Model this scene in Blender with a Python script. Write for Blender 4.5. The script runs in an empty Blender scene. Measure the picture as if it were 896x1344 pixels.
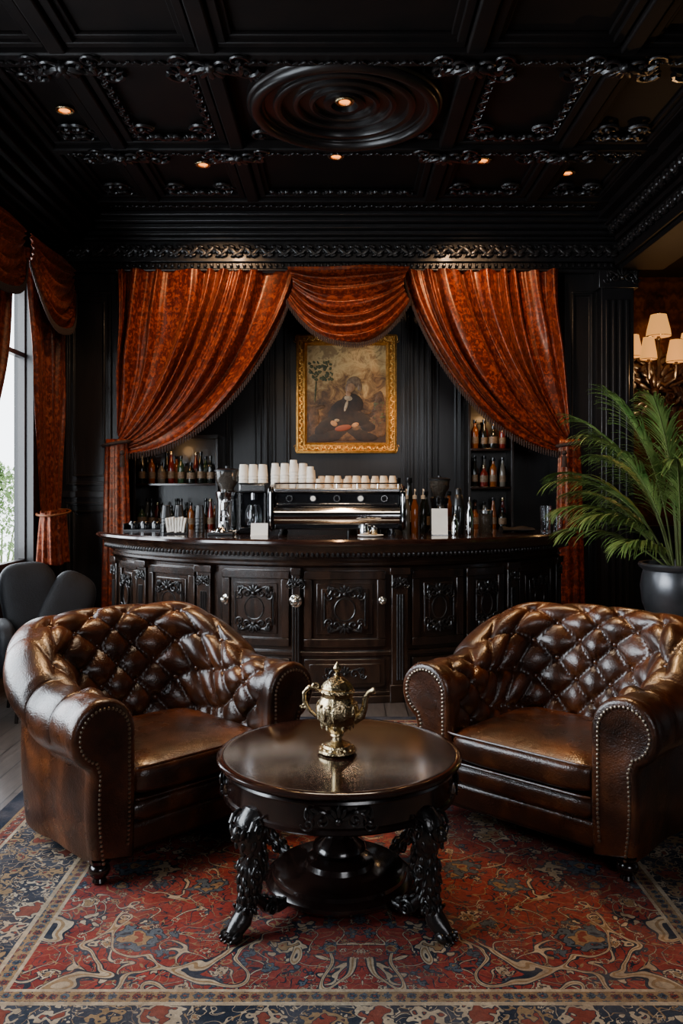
import bpy, bmesh, math, random
from math import sin, cos, pi, radians, sqrt, exp, hypot, atan2
from mathutils import Vector, Matrix
random.seed(7)
COL = bpy.context.scene.collection
F = 1094.0; CZ = 1.43; HZ = 640.0
def wx(px, Y): return (px-448)*Y/F
def wz(py, Y): return CZ-(py-HZ)*Y/F
V = Vector
# ------------------------------------------------------------------ mesh builder
_sph = {}
def sph(n, m):
    if (n, m) in _sph: return _sph[(n, m)]
    vs = [V((0,0,-1))]; fs = []
    for j in range(1, m):
        a = -pi/2+pi*j/m
        for i in range(n):
            b = 2*pi*i/n; vs.append(V((cos(a)*cos(b), cos(a)*sin(b), sin(a))))
    vs.append(V((0,0,1))); top = len(vs)-1
    for i in range(n):
        k = (i+1) % n
        fs.append((0, 1+k, 1+i)); fs.append((top, 1+(m-2)*n+i, 1+(m-2)*n+k))
        for j in range(m-2):
            fs.append((1+j*n+i, 1+j*n+k, 1+(j+1)*n+k, 1+(j+1)*n+i))
    _sph[(n, m)] = (vs, fs); return vs, fs
class MB:
    def __init__(s): s.v = []; s.f = []
    def add(s, vs, fs):
        o = len(s.v); s.v.extend([tuple(p) for p in vs]); s.f.extend([tuple(i+o for i in f) for f in fs]); return s
    def box(s, x0, x1, y0, y1, z0, z1):
        return s.add([(x0,y0,z0),(x1,y0,z0),(x1,y1,z0),(x0,y1,z0),(x0,y0,z1),(x1,y0,z1),(x1,y1,z1),(x0,y1,z1)],
              [(3,2,1,0),(4,5,6,7),(0,1,5,4),(1,2,6,5),(2,3,7,6),(3,0,4,7)])
    def obox(s, c, h, M=None):
        M = M or Matrix.Identity(3); c = V(c)
        vs = [c+M@V((sx*h[0], sy*h[1], sz*h[2])) for sz in (-1,1) for sx,sy in ((-1,-1),(1,-1),(1,1),(-1,1))]
        return s.add(vs, [(3,2,1,0),(4,5,6,7),(0,1,5,4),(1,2,6,5),(2,3,7,6),(3,0,4,7)])
    def ell(s, c, r, M=None, n=8, m=6):
        vs, fs = sph(n, m); c = V(c)
        if isinstance(r, (int, float)): r = (r, r, r)
        out = []
        for p in vs:
            q = V((p.x*r[0], p.y*r[1], p.z*r[2]))
            if M: q = M@q
            out.append(c+q)
        return s.add(out, fs)
    def loft(s, rings, closed=True, cap=True, loop=False):
        n = len(rings[0]); vs = [p for r in rings for p in r]; fs = []
        R = len(rings)
        for j in range(R if loop else R-1):
            k = (j+1) % R
            for i in range(n if closed else n-1):
                i2 = (i+1) % n
                fs.append((j*n+i, j*n+i2, k*n+i2, k*n+i))
        if cap and closed and not loop:
            fs.append(tuple(range(n))[::-1]); fs.append(tuple((R-1)*n+i for i in range(n)))
        return s.add(vs, fs)
    def tube(s, pts, r, seg=8, cap=True):
        pts = [V(p) for p in pts]; N = len(pts)
        if isinstance(r, (int, float)): r = [r]*N
        rings = []; prev = None
        for i, p in enumerate(pts):
            t = (pts[min(i+1, N-1)]-pts[max(i-1, 0)])
            if t.length < 1e-9: t = V((0,0,1))
            t.normalize()
            if prev is None:
                a = t.cross(V((0,0,1)) if abs(t.z) < .9 else V((1,0,0)))
            else:
                a = prev-t*prev.dot(t)
                if a.length < 1e-6: a = t.cross(V((0,1,0)))
            a.normalize(); prev = a; b = t.cross(a)
            rings.append([p+(a*cos(2*pi*k/seg)+b*sin(2*pi*k/seg))*r[i] for k in range(seg)])
        return s.loft(rings, True, cap)
    def lathe(s, prof, c=(0,0,0), seg=24, flute=0, fn=0):
        c = V(c); rings = []
        for r, z in prof:
            r = max(r, .0006)
            rings.append([c+V((r*(1+flute*cos(fn*2*pi*k/seg))*cos(2*pi*k/seg), r*(1+flute*cos(fn*2*pi*k/seg))*sin(2*pi*k/seg), z)) for k in range(seg)])
        return s.loft(rings)
    def build(s, name, mat, parent=None, smooth=True, bevel=0, world=False, angle=38, seg=2, sub=0):
        me = bpy.data.meshes.new(name)
        vs = s.v
        if world and parent is not None:
            L = parent.location
            vs = [(p[0]-L.x, p[1]-L.y, p[2]-L.z) for p in vs]
        me.from_pydata(vs, [], s.f); me.validate()
        bm = bmesh.new(); bm.from_mesh(me); bmesh.ops.recalc_face_normals(bm, faces=bm.faces); bm.to_mesh(me); bm.free()
        if smooth:
            me.shade_smooth(); me.set_sharp_from_angle(angle=radians(angle))
        me.materials.append(mat)
        o = bpy.data.objects.new(name, me); COL.objects.link(o)
        if parent: o.parent = parent
        if bevel:
            md = o.modifiers.new('b', 'BEVEL'); md.width = bevel; md.segments = seg; md.limit_method = 'ANGLE'; md.angle_limit = radians(40)
        if sub:
            md = o.modifiers.new('s', 'SUBSURF'); md.levels = sub; md.render_levels = sub
        return o
def tag(o, label, cat, group=None, kind=None):
    o['label'] = label; o['category'] = cat
    if group: o['group'] = group
    if kind: o['kind'] = kind
    return o
def thing(name, label, cat, loc=(0,0,0), rz=0, group=None):
    o = bpy.data.objects.new(name, None); COL.objects.link(o); o.location = loc; o.rotation_euler = (0,0,rz)
    o.empty_display_size = .1
    return tag(o, label, cat, group)
def struct(name, mb, m, bevel=0, smooth=True):
    o = mb.build(name, m, bevel=bevel, smooth=smooth); o['kind'] = 'structure'; return o
_tn = [0]
def trim(mb, m, bevel=0):
    _tn[0] += 1; return struct('trim_%d' % _tn[0], mb, m, bevel)
def dup(root, loc, rz=0, label=None, group=None, scale=None):
    r = root.copy(); COL.objects.link(r); r.location = loc; r.rotation_euler = (0,0,rz)
    if scale: r.scale = scale
    if label: r['label'] = label
    if group: r['group'] = group
    for ch in list(root.children):
        c = ch.copy(); COL.objects.link(c); c.parent = r
        for g in list(ch.children):
            d = g.copy(); COL.objects.link(d); d.parent = c
    return r
# ------------------------------------------------------------------ materials
class NT:
    def __init__(s, name):
        s.mat = bpy.data.materials.new(name); s.mat.use_nodes = True; s.t = s.mat.node_tree
        s.b = s.t.nodes['Principled BSDF']
        s.tc = s.t.nodes.new('ShaderNodeTexCoord')
    def set(s, sock, v):
        if isinstance(v, bpy.types.NodeSocket): s.t.links.new(v, sock)
        else:
            if isinstance(v, tuple) and len(v) == 3 and sock.type == 'RGBA': v = v+(1,)
            sock.default_value = v
    def m(s, op, a, b=None, c=None):
        n = s.t.nodes.new('ShaderNodeMath'); n.operation = op; s.set(n.inputs[0], a)
        if b is not None: s.set(n.inputs[1], b)
        if c is not None: s.set(n.inputs[2], c)
        return n.outputs[0]
    def mix(s, f, a, b, mode='MIX'):
        n = s.t.nodes.new('ShaderNodeMix'); n.data_type = 'RGBA'; n.blend_type = mode
        s.set(n.inputs[0], f); s.set(n.inputs[6], a); s.set(n.inputs[7], b); return n.outputs[2]
    def sep(s, v=None):
        n = s.t.nodes.new('ShaderNodeSeparateXYZ'); s.set(n.inputs[0], v or s.tc.outputs['Object']); return n.outputs
    def comb(s, x, y, z=0.0):
        n = s.t.nodes.new('ShaderNodeCombineXYZ'); s.set(n.inputs[0], x); s.set(n.inputs[1], y); s.set(n.inputs[2], z); return n.outputs[0]
    def noise(s, vec=None, scale=5, detail=2, rough=.5, dist=0):
        n = s.t.nodes.new('ShaderNodeTexNoise'); s.set(n.inputs['Vector'], vec or s.tc.outputs['Object'])
        n.inputs['Scale'].default_value = scale; n.inputs['Detail'].default_value = detail
        n.inputs['Roughness'].default_value = rough; n.inputs['Distortion'].default_value = dist
        return n.outputs[0]
    def voro(s, vec=None, scale=5, rand=1.0, feature='F1'):
        n = s.t.nodes.new('ShaderNodeTexVoronoi'); n.feature = feature; s.set(n.inputs['Vector'], vec or s.tc.outputs['Object'])
        n.inputs['Scale'].default_value = scale; n.inputs['Randomness'].default_value = rand
        return n.outputs
    def lt(s, a, b): return s.m('LESS_THAN', a, b)
    def gt(s, a, b): return s.m('GREATER_THAN', a, b)
    def band(s, a, lo, hi): return s.m('MULTIPLY', s.gt(a, lo), s.lt(a, hi))
    def ramp(s, f, stops):
        n = s.t.nodes.new('ShaderNodeValToRGB'); s.set(n.inputs[0], f); e = n.color_ramp.elements
        while len(e) < len(stops): e.new(.5)
        for k, (p, c) in enumerate(stops): e[k].position = p; e[k].color = c+(1,)
        return n.outputs[0]
    def bump(s, h, strength=.3, dist=.01):
        n = s.t.nodes.new('ShaderNodeBump'); n.inputs['Strength'].default_value = strength; n.inputs['Distance'].default_value = dist
        s.set(n.inputs['Height'], h); s.t.links.new(n.outputs[0], s.b.inputs['Normal'])
    def p(s, **k):
        for a, v in k.items(): s.set(s.b.inputs[a.replace('_', ' ')], v)
        return s.mat
def mat(name, col, rough=.5, metal=0, col2=None, vs=6, bs=0, bstr=.2, coat=0, emis=None, es=1, trans=0, sheen=0, bd=.01, stretch=None, spec=.5):
    n = NT(name)
    vec = None
    if stretch:
        mp = n.t.nodes.new('ShaderNodeMapping'); n.set(mp.inputs[0], n.tc.outputs['Object']); mp.inputs['Scale'].default_value = stretch; vec = mp.outputs[0]
    c = col
    if col2:
        c = n.ramp(n.noise(vec, vs, 4, .6), [(.35, col), (.68, col2)])
    n.p(Base_Color=c, Roughness=rough, Metallic=metal, Coat_Weight=coat, Transmission_Weight=trans, Sheen_Weight=sheen, Specular_IOR_Level=spec)
    n.b.inputs['Coat Roughness'].default_value = .12
    if bs: n.bump(n.noise(vec, bs, 3, .6), bstr, bd)
    if emis: n.p(Emission_Color=emis, Emission_Strength=es)
    return n.mat
WOOD = mat('black_wood', (.006,.0045,.004), .34, col2=(.014,.009,.007), vs=5, bs=30, bstr=.12, coat=.25, stretch=(6,6,.6))
WALL = mat('wall_wood', (.004,.0035,.004), .38, col2=(.009,.0075,.0075), vs=4, bs=25, bstr=.1, coat=.12, stretch=(5,5,.5))
CEIL = mat('ceiling_wood', (.0025,.0018,.0018), .58, col2=(.006,.0036,.003), vs=4, bs=20, bstr=.1, spec=.18)
CARVE = mat('carved_wood', (.006,.005,.005), .28, col2=(.015,.012,.011), vs=20, bs=60, bstr=.25, coat=.3)
CARVEC = mat('carved_ceiling_wood', (.004,.0035,.0035), .30, col2=(.010,.008,.008), vs=20, bs=60, bstr=.25, coat=.15)
BARW = mat('bar_wood', (.008,.0045,.0032), .25, col2=(.034,.015,.008), vs=6, bs=24, bstr=.15, coat=.5, stretch=(4,4,.7))
MAHOG = mat('mahogany', (.012,.0045,.0035), .13, col2=(.026,.010,.006), vs=5, coat=.6, stretch=(1,8,1))
TABLEW = mat('table_wood', (.006,.003,.0028), .19, col2=(.016,.007,.005), vs=9, bs=30, bstr=.06, coat=.6)
BRASS = mat('antique_brass', (.66,.53,.32), .25, 1, col2=(.30,.21,.10), vs=34, bs=70, bstr=.9, bd=.005)
OLDBRASS = mat('pewter_knob', (.85,.82,.74), .22, 1)
NAIL = mat('nail_metal', (.42,.34,.25), .3, 1)
CHROME = mat('chrome', (.62,.62,.62), .09, 1)
STEEL = mat('steel', (.45,.45,.45), .24, 1)
BLK = mat('black_plastic', (.008,.008,.009), .35, bs=80, bstr=.05)
BLKG = mat('black_gloss', (.006,.006,.007), .12, coat=.5)
WHITE = mat('paper_white', (.72,.68,.60), .6, col2=(.8,.76,.69), vs=10)
CREAM = mat('paper_cream', (.70,.55,.38), .55, col2=(.78,.63,.46), vs=20)
GLASS = mat('clear_glass', (.9,.92,.93), .03, trans=1)
SMOKE = mat('smoked_plastic', (.10,.085,.07), .08, trans=.6)
BEANS = mat('coffee_beans', (.03,.012,.006), .4, bs=90, bstr=1)
GOLDF = mat('gilt', (.85,.46,.11), .34, .75, col2=(.50,.23,.045), vs=40, bs=90, bstr=.8, bd=.006)
SHADE = mat('lamp_shade_fabric', (.22,.08,.018), .8, emis=(1,.43,.10), es=1.0)
GLOW = mat('downlight_glow', (.5,.2,.05), .5, emis=(1,.27,.03), es=3.4)
POT = mat('grey_metal_pot', (.08,.08,.085), .3, .8, col2=(.15,.15,.16), vs=4)
SOIL = mat('soil', (.02,.013,.008), .9, bs=40, bstr=.8)
LEAF = mat('palm_leaf', (.055,.12,.025), .42, col2=(.20,.28,.07), vs=7)
STEM = mat('palm_stem', (.15,.19,.06), .5)
BUSH = mat('bush_leaf', (.14,.26,.08), .7, col2=(.34,.46,.20), vs=8)
BLKFAB = mat('black_fabric', (.003,.003,.004), .6, col2=(.006,.006,.008), vs=14, bs=120, bstr=.3, spec=.3)
def leather():
    n = NT('brown_leather')
    a = n.noise(None, 3.0, 4, .6); b = n.noise(None, 13, 3, .6)
    f = n.m('ADD', n.m('MULTIPLY', a, .70), n.m('MULTIPLY', b, .30))
    c = n.ramp(f, [(.36, (.009,.003,.0014)), (.5, (.036,.0105,.0035)), (.66, (.120,.034,.009))])
    r = n.m('ADD', .20, n.m('MULTIPLY', n.noise(None, 8, 3), .18))
    n.p(Base_Color=c, Roughness=r, Coat_Weight=.28); n.b.inputs['Coat Roughness'].default_value = .2
    h = n.m('ADD', n.m('MULTIPLY', n.voro(None, 170)[0], .25), n.m('MULTIPLY', n.noise(None, 10, 5, .6, .6), 1.7))
    n.bump(h, .38, .008); return n.mat
LEATHER = leather()
BUTTON = mat('button_leather', (.07,.022,.008), .18, coat=.5)
def damask(name, c1, c2, c3, sc=1.0, ns=38):
    n = NT(name); x, y, z = n.sep()
    w = n.noise(None, 4*sc, 2)
    v = n.comb(n.m('ADD', n.m('PINGPONG', n.m('MULTIPLY', x, sc), .07), n.m('MULTIPLY', w, .04)), n.m('MULTIPLY', z, .8*sc), n.m('MULTIPLY', y, sc))
    t = n.noise(v, ns, 2, .5, .7)
    c = n.ramp(t, [(.42, c1), (.52, c2), (.62, c3)])
    n.p(Base_Color=c, Roughness=n.m('ADD', .54, n.m('MULTIPLY', t, -.40)), Sheen_Weight=.08, Sheen_Tint=(1,.35,.12), Specular_IOR_Level=.6, Specular_Tint=(1,.6,.4))
    n.bump(t, .25, .003); return n.mat
CURT = damask('curtain_damask', (.045,.0045,.0025), (.105,.0115,.0038), (.22,.036,.0085))
CURT2 = damask('window_curtain_damask', (.05,.008,.006), (.11,.017,.009), (.21,.05,.022))
FRINGE = mat('dark_fringe', (.02,.007,.004), .8, bs=90, bstr=.6)
SILKTIE = mat('gold_cord', (.15,.045,.012), .55, bs=90, bstr=.5)
def bottle_mat(name, c): return mat(name, c, .1, coat=.6)
BM = {'amber': bottle_mat('amber_glass', (.20,.052,.007)), 'dark': bottle_mat('dark_glass', (.008,.010,.008)),
      'green': bottle_mat('green_glass', (.02,.045,.02)), 'red': bottle_mat('red_glass', (.13,.012,.007)), 'clear': bottle_mat('pale_glass', (.12,.11,.09))}
LABEL = mat('bottle_label', (.22,.16,.10), .6, col2=(.10,.055,.03), vs=60)
def rug_mat():
    n = NT('persian_rug'); x, y, z = n.sep()
    ax = n.m('ABSOLUTE', x); ay = n.m('ABSOLUTE', y)
    mv = n.comb(ax, ay)
    red = n.ramp(n.noise(None, 5, 4, .6), [(.35, (.14,.018,.015)), (.65, (.225,.034,.026))])
    navy = n.ramp(n.noise(None, 7, 3), [(.35, (.009,.013,.024)), (.65, (.026,.034,.052))])
    cream = n.ramp(n.noise(None, 9, 3), [(.35, (.27,.20,.135)), (.65, (.42,.33,.23))])
    gold = (.215,.135,.07); blue = (.060,.080,.105); rust = (.16,.035,.022)
    col = red
    def vines(col, sc, w, c, edge=None, co=None):
        q = n.m('ABSOLUTE', n.m('SUBTRACT', n.noise(co or mv, sc, .6, .5, 1.1), .5))
        if edge is not None: col = n.mix(n.lt(q, w*2.2), col, edge)
        return n.mix(n.lt(q, w), col, c)
    col = vines(col, 17, .020, navy)
    col = vines(col, 7, .009, cream, navy)
    col = vines(col, 12, .010, gold)
    def flowers(col, sc, r, c_out, c_mid, c_in, rand=.8, keep=.5, coords=None, wob=.6):
        vo = n.voro(coords or mv, sc, rand); d = n.m('ADD', vo[0], n.m('MULTIPLY', n.m('SUBTRACT', n.noise(coords or mv, sc*4.5, 1), .5), wob))
        hs = n.t.nodes.new('ShaderNodeSeparateColor'); n.set(hs.inputs[0], vo[1])
        k = n.lt(hs.outputs[0], keep)
        cm = n.mix(n.gt(hs.outputs[1], .5), c_mid, c_out)
        f = lambda t: n.m('MULTIPLY', k, n.lt(d, t))
        col = n.mix(f(r), col, navy); col = n.mix(f(r*.86), col, cm); col = n.mix(f(r*.62), col, navy); col = n.mix(f(r*.54), col, c_in); col = n.mix(f(r*.26), col, rust)
        return col
    col = flowers(col, 22, .36, cream, gold, red, .9, .55)
    col = flowers(col, 12, .40, cream, blue, gold, .8, .50)
    col = flowers(col, 6, .45, cream, blue, gold, .65, .60, wob=.8)
    # scrolling cloud bands that thicken towards the ends of the field
    q = n.noise(mv, 4.6, 1.2, .5, 1.0)
    end = n.gt(n.m('ADD', ay, n.m('MULTIPLY', ax, .35)), .98)
    col = n.mix(n.m('MULTIPLY', end, n.band(q, .535, .60)), col, navy)
    col = n.mix(n.m('MULTIPLY', end, n.band(q, .545, .585)), col, cream)
    col = n.mix(n.m('MULTIPLY', end, n.band(q, .560, .572)), col, gold)
    d = n.m('MAXIMUM', n.m('SUBTRACT', ax, 1.0), n.m('SUBTRACT', ay, 1.13))
    bc = n.comb(n.m('ADD', x, 4.0), n.m('ADD', y, 4.0))
    b = vines(navy, 12, .016, gold, None, bc)
    b = vines(b, 18, .014, cream, None, bc)
    b = flowers(b, 24, .40, cream, cream, gold, .9, .6, bc)
    b = flowers(b, 13, .42, cream, gold, blue, .7, .55, bc)
    b = flowers(b, 7, .45, cream, gold, rust, .35, .85, bc, .75)
    def guard(base, c, sc):
        return flowers(base, sc, .42, c, rust, navy, .2, 1.1, bc)
    col = n.mix(n.gt(d, 0), col, cream)
    col = n.mix(n.gt(d, .012), col, guard(gold, blue, 30))
    col = n.mix(n.gt(d, .058), col, cream)
    col = n.mix(n.gt(d, .074), col, b)
    col = n.mix(n.gt(d, .40), col, cream)
    col = n.mix(n.gt(d, .414), col, guard(rust, cream, 30))
    col = n.mix(n.gt(d, .460), col, gold)
    col = n.mix(n.gt(d, .475), col, navy)
    fade = n.ramp(n.noise(None, 3.5, 5, .7), [(.42, (0,0,0)), (.75, (.30,.30,.30))])
    col = n.mix(fade, col, (.16,.115,.09))
    wear = n.ramp(n.noise(None, 60, 5, .75), [(.3, (.55,.55,.55)), (.7, (1.12,1.10,1.06))])
    col = n.mix(1.0, col, wear, 'MULTIPLY')
    n.p(Base_Color=col, Roughness=.95, Specular_IOR_Level=.15)
    n.bump(n.noise(None, 260, 2, .7), .5, .004); return n.mat
def floor_mat():
    n = NT('wood_floor'); br = n.t.nodes.new('ShaderNodeTexBrick')
    x, y, z = n.sep()
    n.set(br.inputs['Vector'], n.comb(y, x)); br.inputs['Scale'].default_value = 1; br.inputs['Brick Width'].default_value = 1.3
    br.inputs['Row Height'].default_value = .14; br.inputs['Mortar Size'].default_value = .004
    br.inputs['Color1'].default_value = (.07,.055,.048,1); br.inputs['Color2'].default_value = (.14,.115,.10,1); br.inputs['Mortar'].default_value = (.008,.006,.005,1)
    g = n.noise(n.comb(n.m('MULTIPLY', x, 14), n.m('MULTIPLY', y, 1.5)), 4, 4, .6)
    c = n.mix(1.0, br.outputs[0], n.ramp(g, [(.3, (.6,.6,.6)), (.7, (1.2,1.2,1.2))]), 'MULTIPLY')
    n.p(Base_Color=c, Roughness=.28, Coat_Weight=.3); n.bump(g, .15, .005); return n.mat
RUG = rug_mat(); FLOOR = floor_mat()
# ------------------------------------------------------------------ ornament helpers
def frame3(d, p, n): return Matrix((d, p, n)).transposed()
def leaf(mb, c, d, an, L, W, T, n=6, m=4):
    d = V(d).normalized(); an = V(an).normalized(); p = an.cross(d)
    mb.ell(c, (L, W, T), frame3(d, p, an), n, m)
def scroll(mb, o, ax, az, an, size, flip=1, turns=1.2, r=None, seg=6, N=14):
    pts = []; rr = []
    r = r or size*.17
    for i in range(N):
        t = i/(N-1); a = t*turns*2*pi; rad = size*(1-t*.88)
        pts.append(o+ax*(flip*rad*cos(a))+az*(rad*sin(a))+an*(r*(.4+.8*t))); rr.append(r*(1-.45*t))
    mb.tube(pts, rr, seg); mb.ell(pts[-1], r*1.1, None, 6, 4)
def ornament(mb, o, ax, az, an, w, h, up=1):
    o = V(o); ax = V(ax).normalized(); az = V(az).normalized()*up; an = V(an).normalized()
    for f in (-1, 1):
        scroll(mb, o+ax*f*w*.22, ax, az, an, h*.36, f)
        scroll(mb, o+ax*f*w*.40-az*h*.12, ax, az*-1, an, h*.24, f)
        for k in range(3):
            a = radians(20+k*35); d = ax*f*cos(a)+az*sin(a)
            leaf(mb, o+ax*f*w*(.30+.06*k)+az*h*(.34-.05*k)+an*h*.05, d, an, h*.2, h*.07, h*.06)
    for k in range(5):
        a = radians(30+30*k); d = ax*cos(a)+az*sin(a)
        leaf(mb, o+d*h*.3+an*h*.08, d, an, h*.24, h*.09, h*.09)
    mb.ell(o+an*h*.1, h*.13, None, 8, 6)
def carved_strip(mb, p0, p1, up, an, h, step=.085):
    p0 = V(p0); p1 = V(p1); L = (p1-p0).length; d = (p1-p0)/L; up = V(up).normalized(); an = V(an).normalized()
    k = max(2, int(L/step)); st = L/k
    for i in range(k):
        c = p0+d*(i+.5)*st; s = 1 if i % 2 else -1
        leaf(mb, c+an*h*.1, d+up*s*.9, an, h*.52, h*.17, h*.2)
        leaf(mb, c+d*st*.25+up*s*h*.2+an*h*.1, d-up*s*.5, an, h*.3, h*.13, h*.18)
        leaf(mb, c-d*st*.2-up*s*h*.25+an*h*.1, d*-1-up*s*.3, an, h*.26, h*.12, h*.16)
        mb.ell(c-d*st*.45+an*h*.12, h*.15, None, 6, 4)
def wframe(mb, x0, x1, z0, z1, Y, w=.035, t=.03):
    for k, (ww, tt) in enumerate(((w, t*.5), (w*.55, t))):
        mb.box(x0, x1, Y-tt, Y, z1-ww, z1); mb.box(x0, x1, Y-tt, Y, z0, z0+ww)
        mb.box(x0, x0+ww, Y-tt, Y, z0+ww, z1-ww); mb.box(x1-ww, x1, Y-tt, Y, z0+ww, z1-ww)
# ------------------------------------------------------------------ room shell
XL = -2.55; YF = 7.55; ZC = 3.9
b = MB(); b.box(-2.9, 5.2, -1.8, 8.4, -.1, 0); struct('floor', b, FLOOR)
b = MB(); b.box(-2.9, 5.2, -1.8, 8.4, ZC, ZC+.1); struct('ceiling', b, CEIL)
b = MB()
for (y0, y1, z0, z1) in ((-1.8,1.6,0,ZC),(1.6,4.7,0,.78),(1.6,4.7,3.2,ZC),(4.7,5.3,0,ZC),(5.3,6.9,0,.78),(5.3,6.9,3.2,ZC),(6.9,8.3,0,ZC)):
    b.box(XL-.16, XL, y0, y1, z0, z1)
struct('wall_left', b, WALL)
for wn, (y0, y1, nm) in enumerate(((5.3, 6.9, 2), (1.6, 4.7, 4))):
    b = MB(); x0, x1 = XL-.12, XL-.06
    b.box(x0, x1, y0, y1, .78, .84); b.box(x0, x1, y0, y1, 3.14, 3.2)
    for k in range(nm+1):
        yy = y0+(y1-y0)*k/nm; b.box(x0, x1, max(y0, yy-.025), min(y1, yy+.025), .84, 3.14)
    b.box(x0, x1, y0, y1, 2.5, 2.54)
    b.box(XL-.16, XL+.08, y0-.04, y1+.04, .74, .78)
    struct('window_%d' % (wn+1), b, WOOD, bevel=.004)
b = MB(); b.box(-2.9, 5.2, -1.9, -1.8, 0, ZC); struct('wall_front', b, WALL)
b = MB(); b.box(5.1, 5.2, -1.8, 8.4, 0, ZC); struct('wall_right', b, WALL)
b = MB()
b.box(XL, -2.02, YF, 8.25, 0, 3.36); b.box(2.02, 2.58, YF, 8.25, 0, 3.36); b.box(XL, 2.58, YF, 8.25, 3.36, ZC)
b.box(-2.02, 2.02, 8.1, 8.25, 0, 3.36)
struct('wall_back', b, WALL)
RWALL = damask('alcove_wallpaper', (.03,.009,.004), (.06,.02,.007), (.10,.038,.014), .6, 26)
b = MB(); b.box(2.58, 5.1, 8.2, 8.3, 1.0, ZC); struct('wall_back_right', b, RWALL)
b = MB(); b.box(2.58, 5.1, 8.14, 8.3, 0, 1.0)
for k in range(5): wframe(b, 2.68+k*.48, 3.10+k*.48, .2, .9, 8.14)
b.box(2.58, 5.1, 8.12, 8.2, 1.0, 1.06)
trim(b, WALL, .004)
b = MB()
wframe(b, -2.49, -2.08, 1.45, 3.2, YF); wframe(b, -2.43, -2.14, 1.53, 3.12, YF, .02, .02)
wframe(b, -2.49, -2.08, .25, 1.3, YF); wframe(b, -2.43, -2.14, .33, 1.22, YF, .02, .02)
wframe(b, 2.08, 2.27, 1.45, 3.2, YF); wframe(b, 2.08, 2.27, .25, 1.3, YF)
b.box(XL, -2.02, YF-.03, YF, 1.34, 1.4); b.box(2.02, 2.3, YF-.03, YF, 1.34, 1.4)
trim(b, WALL, .004)
b = MB(); b.box(2.31, 2.60, YF-.14, YF, 0, 3.36); b.box(2.28, 2.63, YF-.17, YF, 0, .22); b.box(2.28, 2.63, YF-.17, YF, 3.2, 3.36)
for k in range(4): b.box(2.345+k*.06, 2.375+k*.06, YF-.155, YF-.13, .35, 3.1)
trim(b, WALL, .006)
b = MB()
for x0, x1 in ((-1.12,-.78), (-.70,-.5), (.64,.80), (.88,1.16)):
    wframe(b, x0, x1, 1.2, 3.25, 8.1, .03, .03); wframe(b, x0+.05, x1-.05, 1.26, 3.19, 8.1, .016, .018)
for x0 in (-.75, .83):
    b.box(x0, x0+.035, 8.03, 8.1, 1.0, 3.36)
wframe(b, -.55, .62, 1.2, 3.3, 8.1, .04, .035)
trim(b, WALL, .004)
def steps(mb, axis, a0, a1, prof, sgn):
    for off, z0, z1 in prof:
        if axis == 'x': mb.box(a0, a1, YF-off, YF, z0, z1)
        elif sgn > 0: mb.box(XL, XL+off, a0, a1, z0, z1)
        else: mb.box(2.60-off, 2.60, a0, a1, z0, z1)
prof = [(.06,3.36,3.40),(.035,3.40,3.46),(.05,3.46,3.65),(.09,3.65,3.68),(.14,3.68,3.72),(.20,3.72,3.76),(.26,3.76,3.80),(.31,3.80,3.84),(.36,3.84,3.9)]
b = MB(); steps(b, 'x', XL, 2.60, prof, 1); trim(b, WALL, .008)
b = MB(); carved_strip(b, (XL, YF-.05, 3.555), (2.5, YF-.05, 3.555), (0,0,1), (0,-1,0), .16, .07); trim(b, CARVE)
b = MB()
for k in range(86): b.ell((-2.5+k*.058, YF-.062, 3.43), (.017,.014,.02), None, 6, 4)
trim(b, CARVE)
profL = [(.06,3.30,3.36),(.04,3.36,3.52),(.10,3.52,3.56),(.16,3.56,3.61),(.23,3.61,3.67),(.30,3.67,3.72),(.38,3.72,3.78),(.45,3.78,3.83),(.52,3.83,3.9)]
b = MB(); steps(b, 'y', -1.8, YF, profL, 1); trim(b, CEIL, .008)
b = MB(); b.box(2.46, 2.85, -1.8, YF-.16, 3.36, ZC)
b.box(2.42, 2.89, -1.8, YF-.16, 3.40, 3.46)
for off, z0, z1 in ((.18,3.62,3.66),(.22,3.66,3.74),(.28,3.74,3.78),(.36,3.78,3.84),(.44,3.84,3.9)):
    b.box(2.60-off, 2.62, -1.8, YF-.16, z0, z1)
trim(b, CEIL, .006)
b = MB(); carved_strip(b, (2.38, 3.4, 3.70), (2.38, YF-.2, 3.70), (0,0,1), (-1,0,0), .14, .07); trim(b, CARVE)
b = MB(); carved_strip(b, (2.455, 3.4, 3.54), (2.455, YF-.2, 3.54), (0,0,1), (-1,0,0), .12, .07); trim(b, CARVE)
b = MB(); b.box(2.85, 5.1, -1.8, 8.3, 3.5, 3.56); trim(b, CEIL)
b = MB(); ornament(b, (2.47, YF-.20, 3.28), (1,0,0), (0,0,1), (0,-1,0), .3, .16); trim(b, CARVE)
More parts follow.
